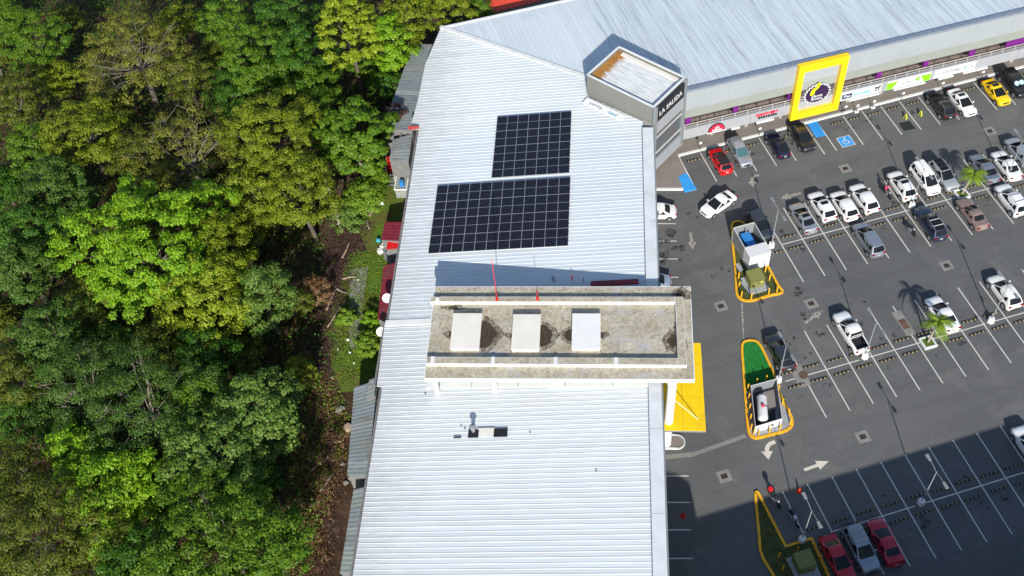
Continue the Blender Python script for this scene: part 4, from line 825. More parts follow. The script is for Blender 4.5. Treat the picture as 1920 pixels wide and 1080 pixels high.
def car(label, px, face, kind, paint, metal=0.0, cat='car', world=None, heading=None, glass='glass', roofcol=None, sunroof=False, rails=False, rack=False, name=None, pano=False, shade=False, sz=1.0):
    k = KIND[kind]; p = at(*px, .75) if world is None else world
    rz = heading if heading is not None else (UA+math.pi/2 if face == 'up' else UA-math.pi/2)+R_(rng.normal()*1.0)
    nm = name or {'pickup': 'pickup_truck', 'van': 'parked_van', 'suv': 'parked_suv'}.get(kind, 'parked_car')
    r = empty(nm, (p.x, p.y, 0), rz); r.scale = (sz, sz, sz); tag(r, label, cat, 'vehicles in the parking lot')
    body = carpaint(paint, metal); L, W, H = k['L'], k['W']/2, k['H']; h2_ = L/2; hd, bl, tk = k['hood'], k['belt'], k['trunk']; xw, xf, xr, xb = k['xw']+.1, k['xf']-.28, k['xr'], k['xb']
    st_ = [(-h2_, .70, .62), (-h2_+.06, .84, tk-.16), (-h2_+.2, .92, tk-.03), (max(xb, -h2_+.35), .97, tk), ((xb+xr)/2 if kind != 'pickup' else -.9, .99, bl-.02), (-.3, 1.0, bl-.03), (xw-.4, 1.0, bl-.03), (xw, .985, hd), (xw+.4*(h2_-xw), .965, hd-.015), (xw+.75*(h2_-xw), .92, hd-.07), (h2_-.1, .83, hd-.19), (h2_-.02, .75, hd-.34), (h2_, .66, .5)]
    if kind == 'pickup': st_[3] = (-1.6, .97, tk); st_[4] = (-.95, .99, tk)
    st_.sort(key=lambda a: a[0])
    def sec(x, wf, top):
        w_ = W*wf; zl = .24 if -h2_+.1 < x < h2_-.1 else .34
        return [(x, -w_*.9, zl), (x, -w_, min(.5, top-.1)), (x, -w_*.985, max(.45, top-.2)), (x, -w_*.92, top-.045), (x, -w_*.74, top+.0), (x, 0, top+.03), (x, w_*.74, top), (x, w_*.92, top-.045), (x, w_*.985, max(.45, top-.2)), (x, w_, min(.5, top-.1)), (x, w_*.9, zl)]
    b = MB(); S = [sec(*a) for a in st_]; n = 11; b.v = [p_ for s_ in S for p_ in s_]
    for i in range(len(S)-1):
        for j in range(n-1):
            if kind == 'pickup' and st_[i+1][0] <= -.9 and st_[i][0] > -h2_+.15 and 4 <= j <= 5: continue
            b.f.append((i*n+j, i*n+j+1, (i+1)*n+j+1, (i+1)*n+j)); b.m.append(0)
        b.f.append((i*n+n-1, i*n, (i+1)*n, (i+1)*n+n-1)); b.m.append(0)
    b.f += [tuple(range(n)), tuple(range((len(S)-1)*n, len(S)*n))]; b.m += [0, 0]
    b.build('body', body, r, smooth=38)
    # cabin
    ys = (-1, -.6, 0, .6, 1); wb, wr = W*.9, W*.7; zr = H-.06; zb1, zb0 = hd-.0, (tk if kind != 'pickup' else bl)-.0
    rows = [(xb, zb0-.03, wb, -.10), (xr, zr, wr, -.05), (xr+(xf-xr)*.33, zr+.04, wr*1.02, 0), (xr+(xf-xr)*.7, zr+.045, wr*1.03, 0), (xf, zr, wr, .06), (xw, zb1-.03, wb, .12)]
    def rp(i, y): x, z, w_, bu = rows[i]; return Vector((x+bu*(1-y*y)*1.0, w_*y, z+(.035*(1-y*y) if 0 < i < 5 else 0)))
    b = MB()
    for i in range(6):
        for y in ys: b.v.append(tuple(rp(i, y)))
    for i in range(5):
        for j in range(4): b.f.append((i*5+j, i*5+j+1, (i+1)*5+j+1, (i+1)*5+j)); b.m.append(1 if (roofcol and 0 < i < 4) else 0)
    for e in (0, 4):
        y = ys[e]; bz = [Vector((xb, wb*y, bl-.06)), Vector((xr, wb*1.0*y, bl-.05)), Vector((rows[2][0], wb*1.02*y, bl-.05)), Vector((rows[3][0], wb*1.02*y, bl-.05)), Vector((xf+.2, wb*y, bl-.05)), Vector((xw, wb*y, hd-.06))]
        o_ = len(b.v); b.v += [tuple(q) for q in bz]
        for i in range(5): b.f.append((i*5+e, (i+1)*5+e, o_+i+1, o_+i)); b.m.append(0)
    b.build('roof', [body, roofcol or body], r, smooth=35)
    gm = M[glass]
    def pane(i0, i1, a0, a1, yy, name, m_=gm, up=.012):
        b = MB(); N_ = 5; vv = []
        for t in (a0, a1):
            for q in range(N_):
                y = -yy+2*yy*q/(N_-1); P_ = rp(i0, y).lerp(rp(i1, y), t); vv.append(P_)
        d1_ = (rp(i1, 0)-rp(i0, 0)); nn = Vector((-d1_.z, 0, d1_.x)).normalized(); nn = nn if nn.z > 0 else -nn
        b.add([v_+nn*up for v_ in vv], [(q, q+1, N_+q+1, N_+q) for q in range(N_-1)]); b.build(name, m_, r, smooth=60)
    pane(5, 4, .05, .93, .9, 'windshield', M['teglass'] if glass == 'teglass' else gm); pane(0, 1, .12, .92, .86, 'rear_window')
    for e in (-1, 1):
        def sp_(x, t):  # point on the cabin side, t 0 belt .. 1 roof
            wl_ = wb*1.02; return Vector((x, e*(wl_+(wr-wl_)*t+.012), bl-.05+(zr-bl+.05)*t))
        xmid = (xf+xr)/2+.1
        segs = [(xw-.28, xf+.02, xmid+.06, xmid+.06), (xmid-.04, xmid-.04, xr+.12 if kind in ('sedan', 'old', 'coupe', 'beetle') else (xr+xf)/2-.75, xr+.28 if kind in ('sedan', 'old', 'coupe', 'beetle') else (xr+xf)/2-.75)]
        if kind in ('sedan', 'old', 'coupe', 'beetle'): segs[1] = (xmid-.04, xmid-.04, xb+.42, xr+.08)
        elif kind == 'pickup': segs[1] = (xmid-.04, xmid-.04, xr+.05, xr+.08)
        else: segs = [segs[0], (xmid-.04, xmid-.04, xr+.62, xr+.62), (xr+.54, xr+.54, xr+.0, xr+.12)]
        for x0, x1, x2, x3 in segs:
            b = MB(); b.add([sp_(x0, .12), sp_(x1, .9), sp_(x3, .9), sp_(x2, .12)], [(0, 1, 2, 3)]); b.build('side_window', gm, r)
        for x in (h2_-.82, -h2_+.78):
            rw = .33 if kind not in ('suv', 'pickup', 'cross') else .37
            MB().lathe([(rw+.05, -.01), (rw+.05, .01)], 18, (x, e*(W*.985+.002), rw+.02), 0, 'y').build('wheel_arch', M['trim'], r)
            wh = MB().lathe([(rw*.7, -.1), (rw*.98, -.1), (rw, -.06), (rw, .06), (rw*.98, .1), (rw*.7, .1)], 18, (0, 0, 0), 0, 'y').build('wheel', M['tyre'], r, (x, e*(W-.06), rw), smooth=40)
            q = MB(); q.lathe([(rw*.68, -.005), (rw*.68, .005)], 14, (0, e*.1, 0), 0, 'y')
            for s5 in range(5): q.box((rw*.33*math.cos(s5*1.2566), e*.112, rw*.33*math.sin(s5*1.2566)), (rw*.6, .02, .07), M=Matrix.Rotation(-s5*1.2566, 3, 'Y'))
            q.build('rim', M['rim'], wh)
        MB().box((xw-.35, e*(W+.06), bl+.05), (.12, .18, .13)).build('mirror', body, r)
        MB().box((h2_-.17, e*W*.56, hd-.235), (.18, .28, .1), e*R_(-20)).build('headlight', M['light'], r)
        MB().box((-h2_+.06, e*W*.7, tk-.17), (.14, .3, .15), e*R_(16)).build('tail_light', M['tail'], r)
    MB().box((h2_-.02, 0, .62 if kind not in ('suv', 'pickup') else .72), (.07, W*.95, .16)).build('grille', M['trim'], r)
    MB().box((h2_+.0, 0, .42), (.06, W*1.2, .12)).build('front_bumper', M['trim'] if kind in ('suv', 'pickup', 'cross') else body, r)
    MB().box((-h2_-.01, 0, .44), (.08, W*1.25, .16)).build('rear_bumper', M['trim'] if kind in ('suv', 'cross') else (M['chrome'] if kind == 'pickup' else body), r)
    MB().box((-h2_-.02, 0, .68), (.03, .34, .16)).build('number_plate', M['plate'], r)
    if sunroof: MB().box((xf-.42, 0, zr+.085), (.45, W*.95, .012)).build('sunroof', M['glass'], r)
    if pano:
        b = MB(); P_ = [rp(4, -.85), rp(4, .85), rp(1, .85), rp(1, -.85)]; pane(4, 3, .02, .98, .85, 'roof_glass', M['glass'], .014); pane(3, 2, .02, .98, .85, 'roof_glass', M['glass'], .014); pane(2, 1, .02, .98, .85, 'roof_glass', M['glass'], .014)
    if rails:
        for e in (-1, 1): MB().tube([(xf-.15, e*wr*.93, zr+.06), (xf-.3, e*wr*.93, zr+.13), (xr+.3, e*wr*.93, zr+.13), (xr+.1, e*wr*.93, zr+.05)], .022, 6).build('roof_rail', M['galv'], r)
    if rails == 'bars' or rack:
        for x in ((xf-.45, xr+.55)): MB().box((x, 0, zr+.15), (.06, W*1.35, .04)).build('crossbar', M['rail'], r)
    if rack:
        for q in range(7): MB().box(((xf+xr)/2, -W*.55+W*1.1*q/6, zr+.2), (1.35, .045, .03)).build('rack_slat', M['rail'], r)
        for x in (-.68, .68): MB().box(((xf+xr)/2+x, 0, zr+.22), (.04, W*1.2, .06)).build('rack_end', M['rail'], r)
    if shade:
        for e in (-1, 1):
            b = MB(); c_ = rp(5, e*.42).lerp(rp(4, e*.42), .5); MB().lathe([(.3, 0), (.3, .01)], 18).build('sun_shade', M['shade'], r, c_+Vector((.02, 0, .03))).rotation_euler = (0, math.atan2(zr-hd, xw-xf), 0)
    if kind == 'pickup':
        b = MB(); x0, x1, w_ = -h2_+.2, -.98, W*.74
        b.add([(x0, -w_, tk-.01), (x1, -w_, tk-.01), (x1, w_, tk-.01), (x0, w_, tk-.01), (x0, -w_, .62), (x1, -w_, .62), (x1, w_, .62), (x0, w_, .62)], [(0, 1, 5, 4), (1, 2, 6, 5), (2, 3, 7, 6), (3, 0, 4, 7), (4, 5, 6, 7)]); b.build('bed', M['trim'], r)
        MB().tube([(-1.05, -w_*.9, tk), (-1.05, -w_*.9, 1.55), (-1.05, w_*.9, 1.55), (-1.05, w_*.9, tk)], .035, 6).build('roll_bar', body, r)
        MB().box((-h2_+.09, 0, tk-.05), (.12, W*1.5, .08)).build('tailgate_cap', body, r)
    return r
M['shade'] = pm('silver_sunshade', (.4, .62, .6), .3, .1, 3)
WH, SV, GY, BK, RD = (.78, .78, .76), (.42, .44, .46), (.16, .175, .19), (.012, .012, .014), (.5, .008, .015)
car('bright red hatchback with black roof parked by the shop kerb', (1350.6, 300), 'up', 'hatch', (.62, .005, .01), roofcol=M['black'])
car('silver wagon with roof rails beside the red hatchback', (1387, 284), 'down', 'wagon', SV, .6, rails=True, glass='teglass')
car('small rounded navy car parked two bays right of the silver wagon', (1459, 271), 'up', 'beetle', (.008, .011, .035), .2)
car('black SUV parked below the yellow gym frame', (1504.5, 257), 'down', 'cross', BK, rails=True)
car('black crossover next to the white sedan at the shop kerb', (1765, 197), 'up', 'cross', BK, rails=True)
car('white sedan with sunroof between black crossover and empty bay at the shop kerb', (1804, 190), 'down', 'sedan', WH, sunroof=True)
car('bright yellow coupe with sunroof at the shop kerb', (1868, 171), 'down', 'coupe', (.82, .52, .0), sunroof=True)
car('black SUV with round silver sunshades in its windshield', (1902, 156), 'down', 'suv', BK, shade=True)
hd_ = at(1322, 398) - at(1374, 364)
car('white sedan driving diagonally across the aisle', (1347, 381), None, 'sedan', WH, heading=math.atan2(hd_.y, hd_.x))
car('dark grey sedan beside the generator enclosure', (1425, 420), 'down', 'cross', (.05, .06, .075), .4)
car('silver sedan with sunroof at the left end of the upper row', (1506, 407), 'up', 'sedan', SV, .6, sunroof=True)
car('white crossover with sunroof next to the silver sedan', (1541, 386), 'up', 'cross', WH, sunroof=True)
car('white hatchback, middle of the three white cars side by side', (1582.5, 384), 'up', 'hatch', WH, sz=1.05)
car('white crossover, rightmost of the three white cars side by side', (1620, 371), 'up', 'cross', WH)
car('white crossover with sunroof beside the motorcyclist in pink', (1690.5, 347), 'up', 'cross', WH, sunroof=True, rails=True)
car('boxy white van beside the silver car with dark glass roof', (1735, 335), 'down', 'van', WH, cat='van')
car('silver car with full dark glass roof left of the far palm', (1769, 327), 'down', 'wagon', (.5, .52, .53), .5, pano=True)
car('blue-grey sedan right of the far palm', (1846, 314), 'up', 'sedan', (.27, .3, .34), .6)
car('white sedan beside the blue-grey sedan at far right', (1887, 308), 'up', 'sedan', WH)
car('silver-blue crossover cut by the right edge of the picture', (1912, 283), 'up', 'cross', (.4, .44, .48), .5)
car('white SUV with roof rails at the right edge below the far lamp post', (1896, 374), 'up', 'suv', WH, rails='bars')
car('silver-blue minivan alone on the near side of the upper row', (1628.5, 448), 'up', 'mini', (.33, .36, .41), .6)
car('dark blue wagon with glass roof and crossbars', (1745, 418), 'up', 'wagon', (.03, .045, .085), .4, rails='bars', pano=True, sz=1.04)
car('faded brown old sedan behind the far palm planter', (1823.5, 399), 'up', 'old', (.27, .19, .165), .2)
car('white double-cab pickup truck with black bed', (1595.5, 622), 'up', 'pickup', WH, cat='truck')
car('dark grey hatchback beside the green lawn island', (1462.5, 659.5), 'up', 'cross', (.035, .04, .048), .3)
car('white sedan half hidden by the near palm', (1767, 587), 'up', 'sedan', WH)
car('white hatchback parked below the far right lamp post of the middle row', (1883, 546), 'up', 'cross', (.76, .76, .7))
car('white SUV at the right edge of the shaded row', (1934, 838), 'up', 'suv', WH)
car('silver SUV with roof rack between the two red sedans', (1614, 1027), 'down', 'suv', (.3, .36, .4), .4, rack=True)
car('red sedan right of the silver SUV with roof rack', (1660, 1015), 'up', 'sedan', (.42, .008, .03), .1)
car('red sedan left of the silver SUV, beside the wedge-shaped island', (1571, 1046), 'down', 'sedan', (.45, .006, .02), .1)
e1 = Vector((-math.cos(A1-math.pi/2), -math.sin(A1-math.pi/2), 0))
p = at(1266, 396, .7)+e1*2.15; car('white sedan half under the roof edge beside the blue ramp', None, None, 'sedan', WH, world=p, heading=math.atan2(e1.y, e1.x))
p = at(1257, 528, .7)+e1*2.2; car('light blue sedan tail showing above the concrete canopy', None, None, 'sedan', (.33, .4, .5), .3, world=p, heading=math.atan2(e1.y, e1.x))
# ================================================================== motorcycles and the rider
def motorcycle(label, px, ang, tank, box=None):
    p = at(*px, .4); r = empty('motorcycle', (p.x, p.y, 0), ang); tag(r, label, 'motorcycle', 'motorcycles in the parking lot')
    for x in (-.62, .66):
        wh = MB().lathe([(.22, -.045), (.3, -.05), (.31, 0), (.3, .05), (.22, .045)], 18, (0, 0, 0), 0, 'y').build('wheel', M['tyre'], r, (x, 0, .31), smooth=50); MB().lathe([(.22, -.02), (.22, .02)], 14, (0, 0, 0), 0, 'y').build('rim', M['rim'], wh)
    b = MB(); b.tube([(-.62, .06, .31), (-.1, .1, .4), (.25, .06, .75)], .03, 6); b.tube([(-.62, -.06, .31), (-.1, -.1, .4), (.25, -.06, .75)], .03, 6); b.tube([(.66, .07, .31), (.36, .06, .95)], .025, 6); b.tube([(.66, -.07, .31), (.36, -.06, .95)], .025, 6); b.build('frame', M['dark'], r)
    MB().box((0, 0, .45), (.4, .26, .35)).build('engine', M['galv'], r)
    b = MB(); b.lathe([(.02, -.28), (.15, -.22), (.18, 0), (.14, .2), (.03, .27)], 12, (.14, 0, .82), 0, 'x'); b.build('fuel_tank', tank, r, smooth=50)
    b = MB(); b.hexa([(-.75, -.11, .78), (-.1, -.13, .76), (-.1, .13, .76), (-.75, .11, .78)], [(-.78, -.09, .88), (-.1, -.11, .84), (-.1, .11, .84), (-.78, .09, .88)]); b.build('seat', M['trim'], r)
    b = MB(); b.tube([(.28, -.36, 1.03), (.38, -.12, 1.0), (.38, .12, 1.0), (.28, .36, 1.03)], .018, 6); b.build('handlebar', M['chrome'], r)
    MB().lathe([(.1, 0), (.09, .1), (.03, .13)], 12, (.46, 0, .92), 0, 'x').build('headlight', M['light'], r); MB().box((.66, 0, .64), (.4, .12, .03)).build('fender', tank, r); MB().box((-.72, 0, .68), (.35, .14, .04)).build('rear_fender', tank, r); MB().tube([(-.1, -.16, .35), (-.75, -.17, .4)], .045, 8).build('exhaust', M['chrome'], r)
    for e in (-1, 1): MB().tube([(.33, e*.2, 1.02), (.3, e*.3, 1.2)], .01, 5).build('mirror', M['dark'], r)
    if box: MB().box((-.85, 0, 1.06), (.36, .36, .32)).build('top_box', box, r)
    return r
dn = UA-math.pi/2
motorcycle('black motorcycle parked alone beside the dark blue wagon', (1707, 430), dn+R_(8), carpaint((.012, .012, .014)))
rm = motorcycle('motorcycle under the rider in the pink top', (1662, 362), dn+R_(10), carpaint((.03, .03, .035)))
motorcycle('motorcycle with red top box beside the tip of the wedge island', (1453, 937), dn+R_(10), carpaint((.02, .02, .024)), M['bred'])
motorcycle('white and black motorcycle in the shade by the wedge island', (1489, 972), dn+R_(4), carpaint((.5, .52, .55)))
def person(label, loc, rz):
    J = {'pel': ((-.3, 0, .92), .14), 'sp1': ((-.27, 0, 1.08), .13), 'sp2': ((-.2, 0, 1.28), .155), 'nk': ((-.13, 0, 1.45), .06), 'hd0': ((-.1, 0, 1.53), .085), 'hd1': ((-.07, 0, 1.63), .1), 'hd2': ((-.06, 0, 1.72), .07)}
    E_ = [('pel', 'sp1'), ('sp1', 'sp2'), ('sp2', 'nk'), ('nk', 'hd0'), ('hd0', 'hd1'), ('hd1', 'hd2')]
    for e, s_ in ((-1, 'r'), (1, 'l')):
        J.update({s_+'sh': ((-.17, e*.19, 1.37), .065), s_+'el': ((.02, e*.33, 1.17), .048), s_+'wr': ((.24, e*.34, 1.09), .035), s_+'hp': ((-.27, e*.11, .9), .1), s_+'kn': ((.12, e*.2, .8), .07), s_+'an': ((.0, e*.19, .38), .045), s_+'to': ((.16, e*.19, .33), .035)})
        E_ += [('sp2', s_+'sh'), (s_+'sh', s_+'el'), (s_+'el', s_+'wr'), ('pel', s_+'hp'), (s_+'hp', s_+'kn'), (s_+'kn', s_+'an'), (s_+'an', s_+'to')]
        for f_ in range(5):
            q = (.24+.075+(.01 if f_ == 2 else 0)-(.045 if f_ == 4 else 0), e*(.34+(.032-.017*f_)), 1.085-(.0 if f_ < 4 else .02)); t_ = (q[0]+.02, q[1], q[2]-.05)
            J[s_+'f%d' % f_] = (q, .011); J[s_+'g%d' % f_] = (t_, .009); E_ += [(s_+'wr', s_+'f%d' % f_), (s_+'f%d' % f_, s_+'g%d' % f_)]
    ks = list(J); me = bpy.data.meshes.new('body'); me.from_pydata([J[k_][0] for k_ in ks], [(ks.index(a), ks.index(c)) for a, c in E_], [])
    o = bpy.data.objects.new('body', me); col.objects.link(o); mod = o.modifiers.new('skin', 'SKIN'); o.modifiers.new('sub', 'SUBSURF').levels = 1
    for i, k_ in enumerate(ks): sv = me.skin_vertices[0].data[i]; sv.radius = (J[k_][1], J[k_][1]); sv.use_root = (k_ == 'pel')
    bpy.context.view_layer.update(); m2 = bpy.data.meshes.new_from_object(o.evaluated_get(bpy.context.evaluated_depsgraph_get())); bpy.data.objects.remove(o)
    m2.materials.clear()
    for q in ('skin', 'pink', 'jean', 'trim'): m2.materials.append(M[q])
    for f_ in m2.polygons:
        c = f_.center; f_.use_smooth = True
        f_.material_index = 0 if c.z > 1.44 or (abs(c.y) > .27 and c.x > .05 and c.z > .95) else (3 if c.z < .4 else (2 if c.z < .97 else 1))
    r = empty('person', loc, rz); tag(r, label, 'person'); link(bpy.data.objects.new('body', m2), r)
    MB().lathe([(.05, .2), (.125, .13), (.14, .03), (.13, -.05), (.02, -.06)], 14, (-.08, 0, 1.66)).build('helmet', M['hair'], r, smooth=50)
    MB().box((.0, 0, 1.6), (.02, .06, .03)).build('nose', M['skin'], r)
    return r
person('person in a bright pink top and dark trousers sitting on a motorcycle', rm.location, rm.rotation_euler.z)
# ================================================================== cones and small signs
def cone(px, label, mat, h=.7):
    p = at(*px); r = empty('traffic_cone', (p.x, p.y, 0)); tag(r, label, 'cone')
    MB().box((0, 0, .025), (.42, .42, .05)).build('base', M[mat], r); MB().lathe([(.16, .05), (.03, h)], 14).build('cone_body', M[mat], r, smooth=40); MB().lathe([(.105, .36*h+.05), (.075, .6*h)], 14, (0, 0, 0)).build('reflective_band', M['cleanwhite'], r)
cone((1498, 922), 'orange traffic cone at the edge of the shadow', 'orange', .8); cone((1281, 968), 'red traffic cone in the shade beside the long white building', 'bred', .8)
for px, lb in (((1697, 222), 'left yellow-green folding caution sign on the empty bay'), ((1725, 216), 'right yellow-green folding caution sign on the empty bay')):
    p = at(*px); r = empty('caution_sign', (p.x, p.y, 0), UA+.5); tag(r, lb, 'sign', 'caution signs on the empty bay')
    for e in (-1, 1):
        b = MB(); b.hexa([(-.16, e*.22, 0), (.16, e*.22, 0), (.16, e*.19, 0), (-.16, e*.19, 0)], [(-.11, e*.02+.012, .68), (.11, e*.02+.012, .68), (.11, e*.02-.012, .68), (-.11, e*.02-.012, .68)]); b.build('leaf', M['hivis'], r)
for i, px in enumerate(((1313, 283), (1424, 256), (1584, 215), (1606, 213), (1637, 205), (1691, 190), (1765, 171), (1840, 150))):
    p = at(*px, .15)+V*.15; r = empty('bay_sign', (p.x, p.y, .15), UA); tag(r, 'short post with white bay sign on the shop kerb, %s from the left' % ('first', 'second', 'third', 'fourth', 'fifth', 'sixth', 'seventh', 'eighth')[i], 'sign', 'bay signs along the shop kerb')
    MB().tube([(0, 0, 0), (0, 0, 1.25)], .03, 6).build('post', M['dark'], r); MB().box((0, -.04, 1.2), (.34, .03, .34)).build('plate', M['cleanwhite'], r)
    if i in (2, 3, 4): MB().box((0, 0, .2), (.5, .35, .2)).build('foot_block', M['white'], r)
# ================================================================== palms
def palm(px, h, label, seed, R=1.75, lean=(.3, .1)):
    rg = np.random.default_rng(seed); p = at(*px); r = empty('palm_tree', (p.x, p.y, .3)); tag(r, label, 'palm', 'palms in square planters')
    top = Vector((lean[0], lean[1], h)); b = MB(); b.tube([(0, 0, 0), (lean[0]*.35, lean[1]*.35, h*.45), (lean[0]*.75, lean[1]*.8, h*.8), top], [.13, .1, .085, .07], 8); b.build('trunk', M['barkp'], r, smooth=50)
    for k in range(17):
        az = k*2.399+rg.uniform(-.2, .2); el = rg.uniform(-.1, 1.15); L_ = R*rg.uniform(.8, 1.1); hd_ = Vector((math.cos(az), math.sin(az), 0)); sd = Vector((-math.sin(az), math.cos(az), 0)); b = MB(); pts = []
        for t in np.linspace(0, 1, 9): pts.append(hd_*(L_*t*math.cos(el*(1-t*.6))) + Vector((0, 0, L_*(math.sin(el)*t - .85*t*t*(.7+.3*math.cos(el))))))
        b.tube(pts, [.02]*8+[.004], 4)
        for i in range(1, 9):
            for j in (0, .5):
                c = pts[i-1].lerp(pts[i], j); wl_ = .42*math.sin(math.pi*(.12+.83*(i-1+j)/8))+.06
                for e in (-1, 1):
                    tip = c + sd*e*wl_ + hd_*wl_*.55 - Vector((0, 0, wl_*.35)); q = (pts[i]-pts[i-1]).normalized()*.055
                    b.add([c-q, c+q, tip], [(0, 1, 2)])
        b.build('frond', LEAF['palm'], r, top)
    pr = empty('planter', (p.x, p.y, 0), UA); tag(pr, 'square white kerbed planter under the '+('near' if px[1] > 500 else 'far')+' palm', 'planter')
    for c, d in (((0, -.6, .15), (1.36, .16, .32)), ((0, .6, .15), (1.36, .16, .32)), ((-.6, 0, .15), (.16, 1.03, .32)), ((.6, 0, .15), (.16, 1.03, .32))): MB().box(c, d).build('kerb', M['white'], pr)
    MB().box((0, 0, .12), (1.04, 1.04, .24)).build('soil_bed', M['turf'] if False else M['lawn'], pr)
palm((1739, 644), 3.3, 'palm tree in front of the white sedan in the middle row', 3); palm((1803, 366), 3.0, 'palm tree in the upper row beside the faded brown sedan', 8, 1.6, (.55, .1))
# ================================================================== back yard behind the long building
def lean(pts, z_hi, z_lo, mat, label, name='lean_to_roof', n=None, cat='shed', rib=.35, right=True, corr=.022):
    """corrugated lean-to: pts = four picture corners (upper left, upper right, lower right, lower left); the right side is the high one"""
    UL, UR, LR, LL = at(*pts[0], z_lo), at(*pts[1], z_hi), at(*pts[2], z_hi), at(*pts[3], z_lo)
    c = (UL+UR+LR+LL)/4; c.z = 0; r = empty(name, c); tag(r, label, cat); L_ = ((UR-LR).length+(UL-LL).length)/2; k = n or max(2, int(L_/.85))
    for i in range(k):
        b = MB(); m = max(2, int(.85/rib*1.0)*2+1)
        for j in range(m-1):
            f0, f1 = (i+j/(m-1))/k, (i+(j+1)/(m-1)*.995)/k; za, zb = (corr if j % 2 else 0)+.012*(i % 2), (corr if (j+1) % 2 else 0)+.012*(i % 2)
            a, d, e, f_ = UL.lerp(LL, f0), UR.lerp(LR, f0), UR.lerp(LR, f1), UL.lerp(LL, f1)
            b.poly([a-c+Vector((0, 0, za)), d-c+Vector((0, 0, za)), e-c+Vector((0, 0, zb)), f_-c+Vector((0, 0, zb))])
        b.build('roof_sheet', M[mat if (i*7) % 5 else ('zinc2' if mat == 'zinc' else mat)], r)
    b = MB(); lo = [UL, UR, LR, LL]; cen = sum(lo, Vector())/4
    q = [(p+(cen-p)*.05-c) for p in lo]; b.hexa([(p.x, p.y, -.06) for p in q], [(p.x, p.y, p.z-.12) for p in q]); b.build('shed_wall', M['hutw'], r)
    return r
lean([(774, 82), (812, 83), (772, 246), (718, 241)], 5.4, 4.6, 'zinc', 'long grey sheet-metal lean-to roof along the upper part of the white roof')
lean([(736, 262), (774, 250), (766, 304), (730, 301)], 4.6, 4.2, 'zinc2', 'small pale blue-grey hut roof beside the broad-leaved tree')
lean([(722, 416), (758, 416), (750, 452), (714, 450)], 3.4, 2.8, 'dredroof', 'small dark red shed roof scattered with debris')
lean([(727, 452), (752, 450), (748, 466), (724, 468)], 2.9, 2.7, 'bred', 'bright red sheet-metal patch roof below the dark red shed')
lean([(719, 498), (750, 490), (732, 604), (708, 599)], 3.6, 2.9, 'dredroof', 'long dark red ribbed lean-to roof with satellite dish')
lean([(664, 727), (708, 712), (689, 892), (651, 893)], 3.4, 2.8, 'zinc', 'patched grey sheet-metal lean-to roof beside the lower white roof')
lean([(663, 918), (690, 912), (668, 1078), (637, 1076)], 3.2, 2.7, 'zinc2', 'lowest narrow grey lean-to roof along the white building')
lean([(692, 712), (706, 708), (702, 740), (688, 748)], 4.0, 3.8, 'zinc2', 'small raised grey metal roof over the patched lean-to')
# hut wall with window, white wall end
p = at(768, 290, 0); r = empty('hut_wall', (p.x-.3, p.y, 0), A1); tag(r, 'pale hut wall with small window beside the white roof edge', 'wall')
MB().box((0, 0, 2.2), (3.4, .15, 4.4)).build('wall', M['hutw'], r); MB().box((-.3, .1, 3.4), (.9, .06, .9)).build('window_frame', M['white'], r); MB().box((-.3, .14, 3.4), (.7, .03, .7)).build('window_pane', M['tglass'], r)
# stair with red treads
p = at(737, 340, 0); r = empty('outdoor_stair', (p.x, p.y, 0), A1); tag(r, 'red and grey steel staircase behind the building', 'stairs')
for k in range(9): MB().box((1.4-k*.3, 0, 2.6-k*.27), (.26, 1.0, .05)).build('tread', M['bred' if k < 5 else 'galv'], r)
for e in (-1, 1): MB().tube([(1.5, e*.52, 3.4), (-1.1, e*.52, 1.2)], .03, 6).build('handrail', M['white'], r); MB().tube([(1.5, e*.5, 2.6), (-1.1, e*.5, .15)], .05, 6).build('stringer', M['bred'], r)
p = at(754, 343, 1.2); r = empty('utility_frame', (p.x, p.y, 0), A1); tag(r, 'white-framed grey utility box with blue drum beside the stairs', 'frame')
MB().box((0, 0, .7), (2.6, 1.3, 1.4)).build('box', M['zinc2'], r)
for x in (-1.3, 1.3): MB().box((x, 0, 1.45), (.14, 1.5, .14)).build('frame_bar', M['white'], r)
for y in (-.72, .72): MB().box((0, y, 1.46), (2.7, .14, .14)).build('frame_bar', M['white'], r)
MB().lathe([(.28, 0), (.3, .35), (.28, .7)], 14, (-.6, -.1, 1.4)).build('drum', M['blue'], r, smooth=40)
for i, (px, mat, nm, lb, d) in enumerate((((709, 449), 'teal', 'plastic_tub', 'blue plastic tub beside the dark red shed', .55), ((717, 461), 'offw', 'fabric_bundle', 'cream bundle beside the bright red roof', .8), ((713, 469), 'white', 'fabric_bundle', 'white bundle lying below the cream one', .9), ((735, 478), 'galv', 'tarpaulin', 'grey crumpled tarpaulin between the red roofs', 2.2), ((715, 379), 'white', 'bucket', 'white bucket lying in the yard', .5), ((684, 821), 'orange', 'scrap_pile', 'orange scrap under the gap between the grey roofs', .9), ((652, 800), 'log', 'wood_stack', 'tan stacked boards beside the patched lean-to', 1.1))):
    p = at(*px, .3); b = MB(); n_ = 9; rg = np.random.default_rng(i); lo = [(d/2*rg.uniform(.75, 1.1)*math.cos(6.283*k/n_), d/2*rg.uniform(.7, 1.1)*math.sin(6.283*k/n_), 0) for k in range(n_)]; h_ = (.5 if nm != 'tarpaulin' else 1.6)
    b.hexa(lo, [(x*.75, y*.75, h_*rg.uniform(.7, 1.1)) for x, y, _ in lo]); o = b.build(nm, M[mat], None, (p.x, p.y, 0), smooth=25); tag(o, lb, nm.replace('_', ' '))
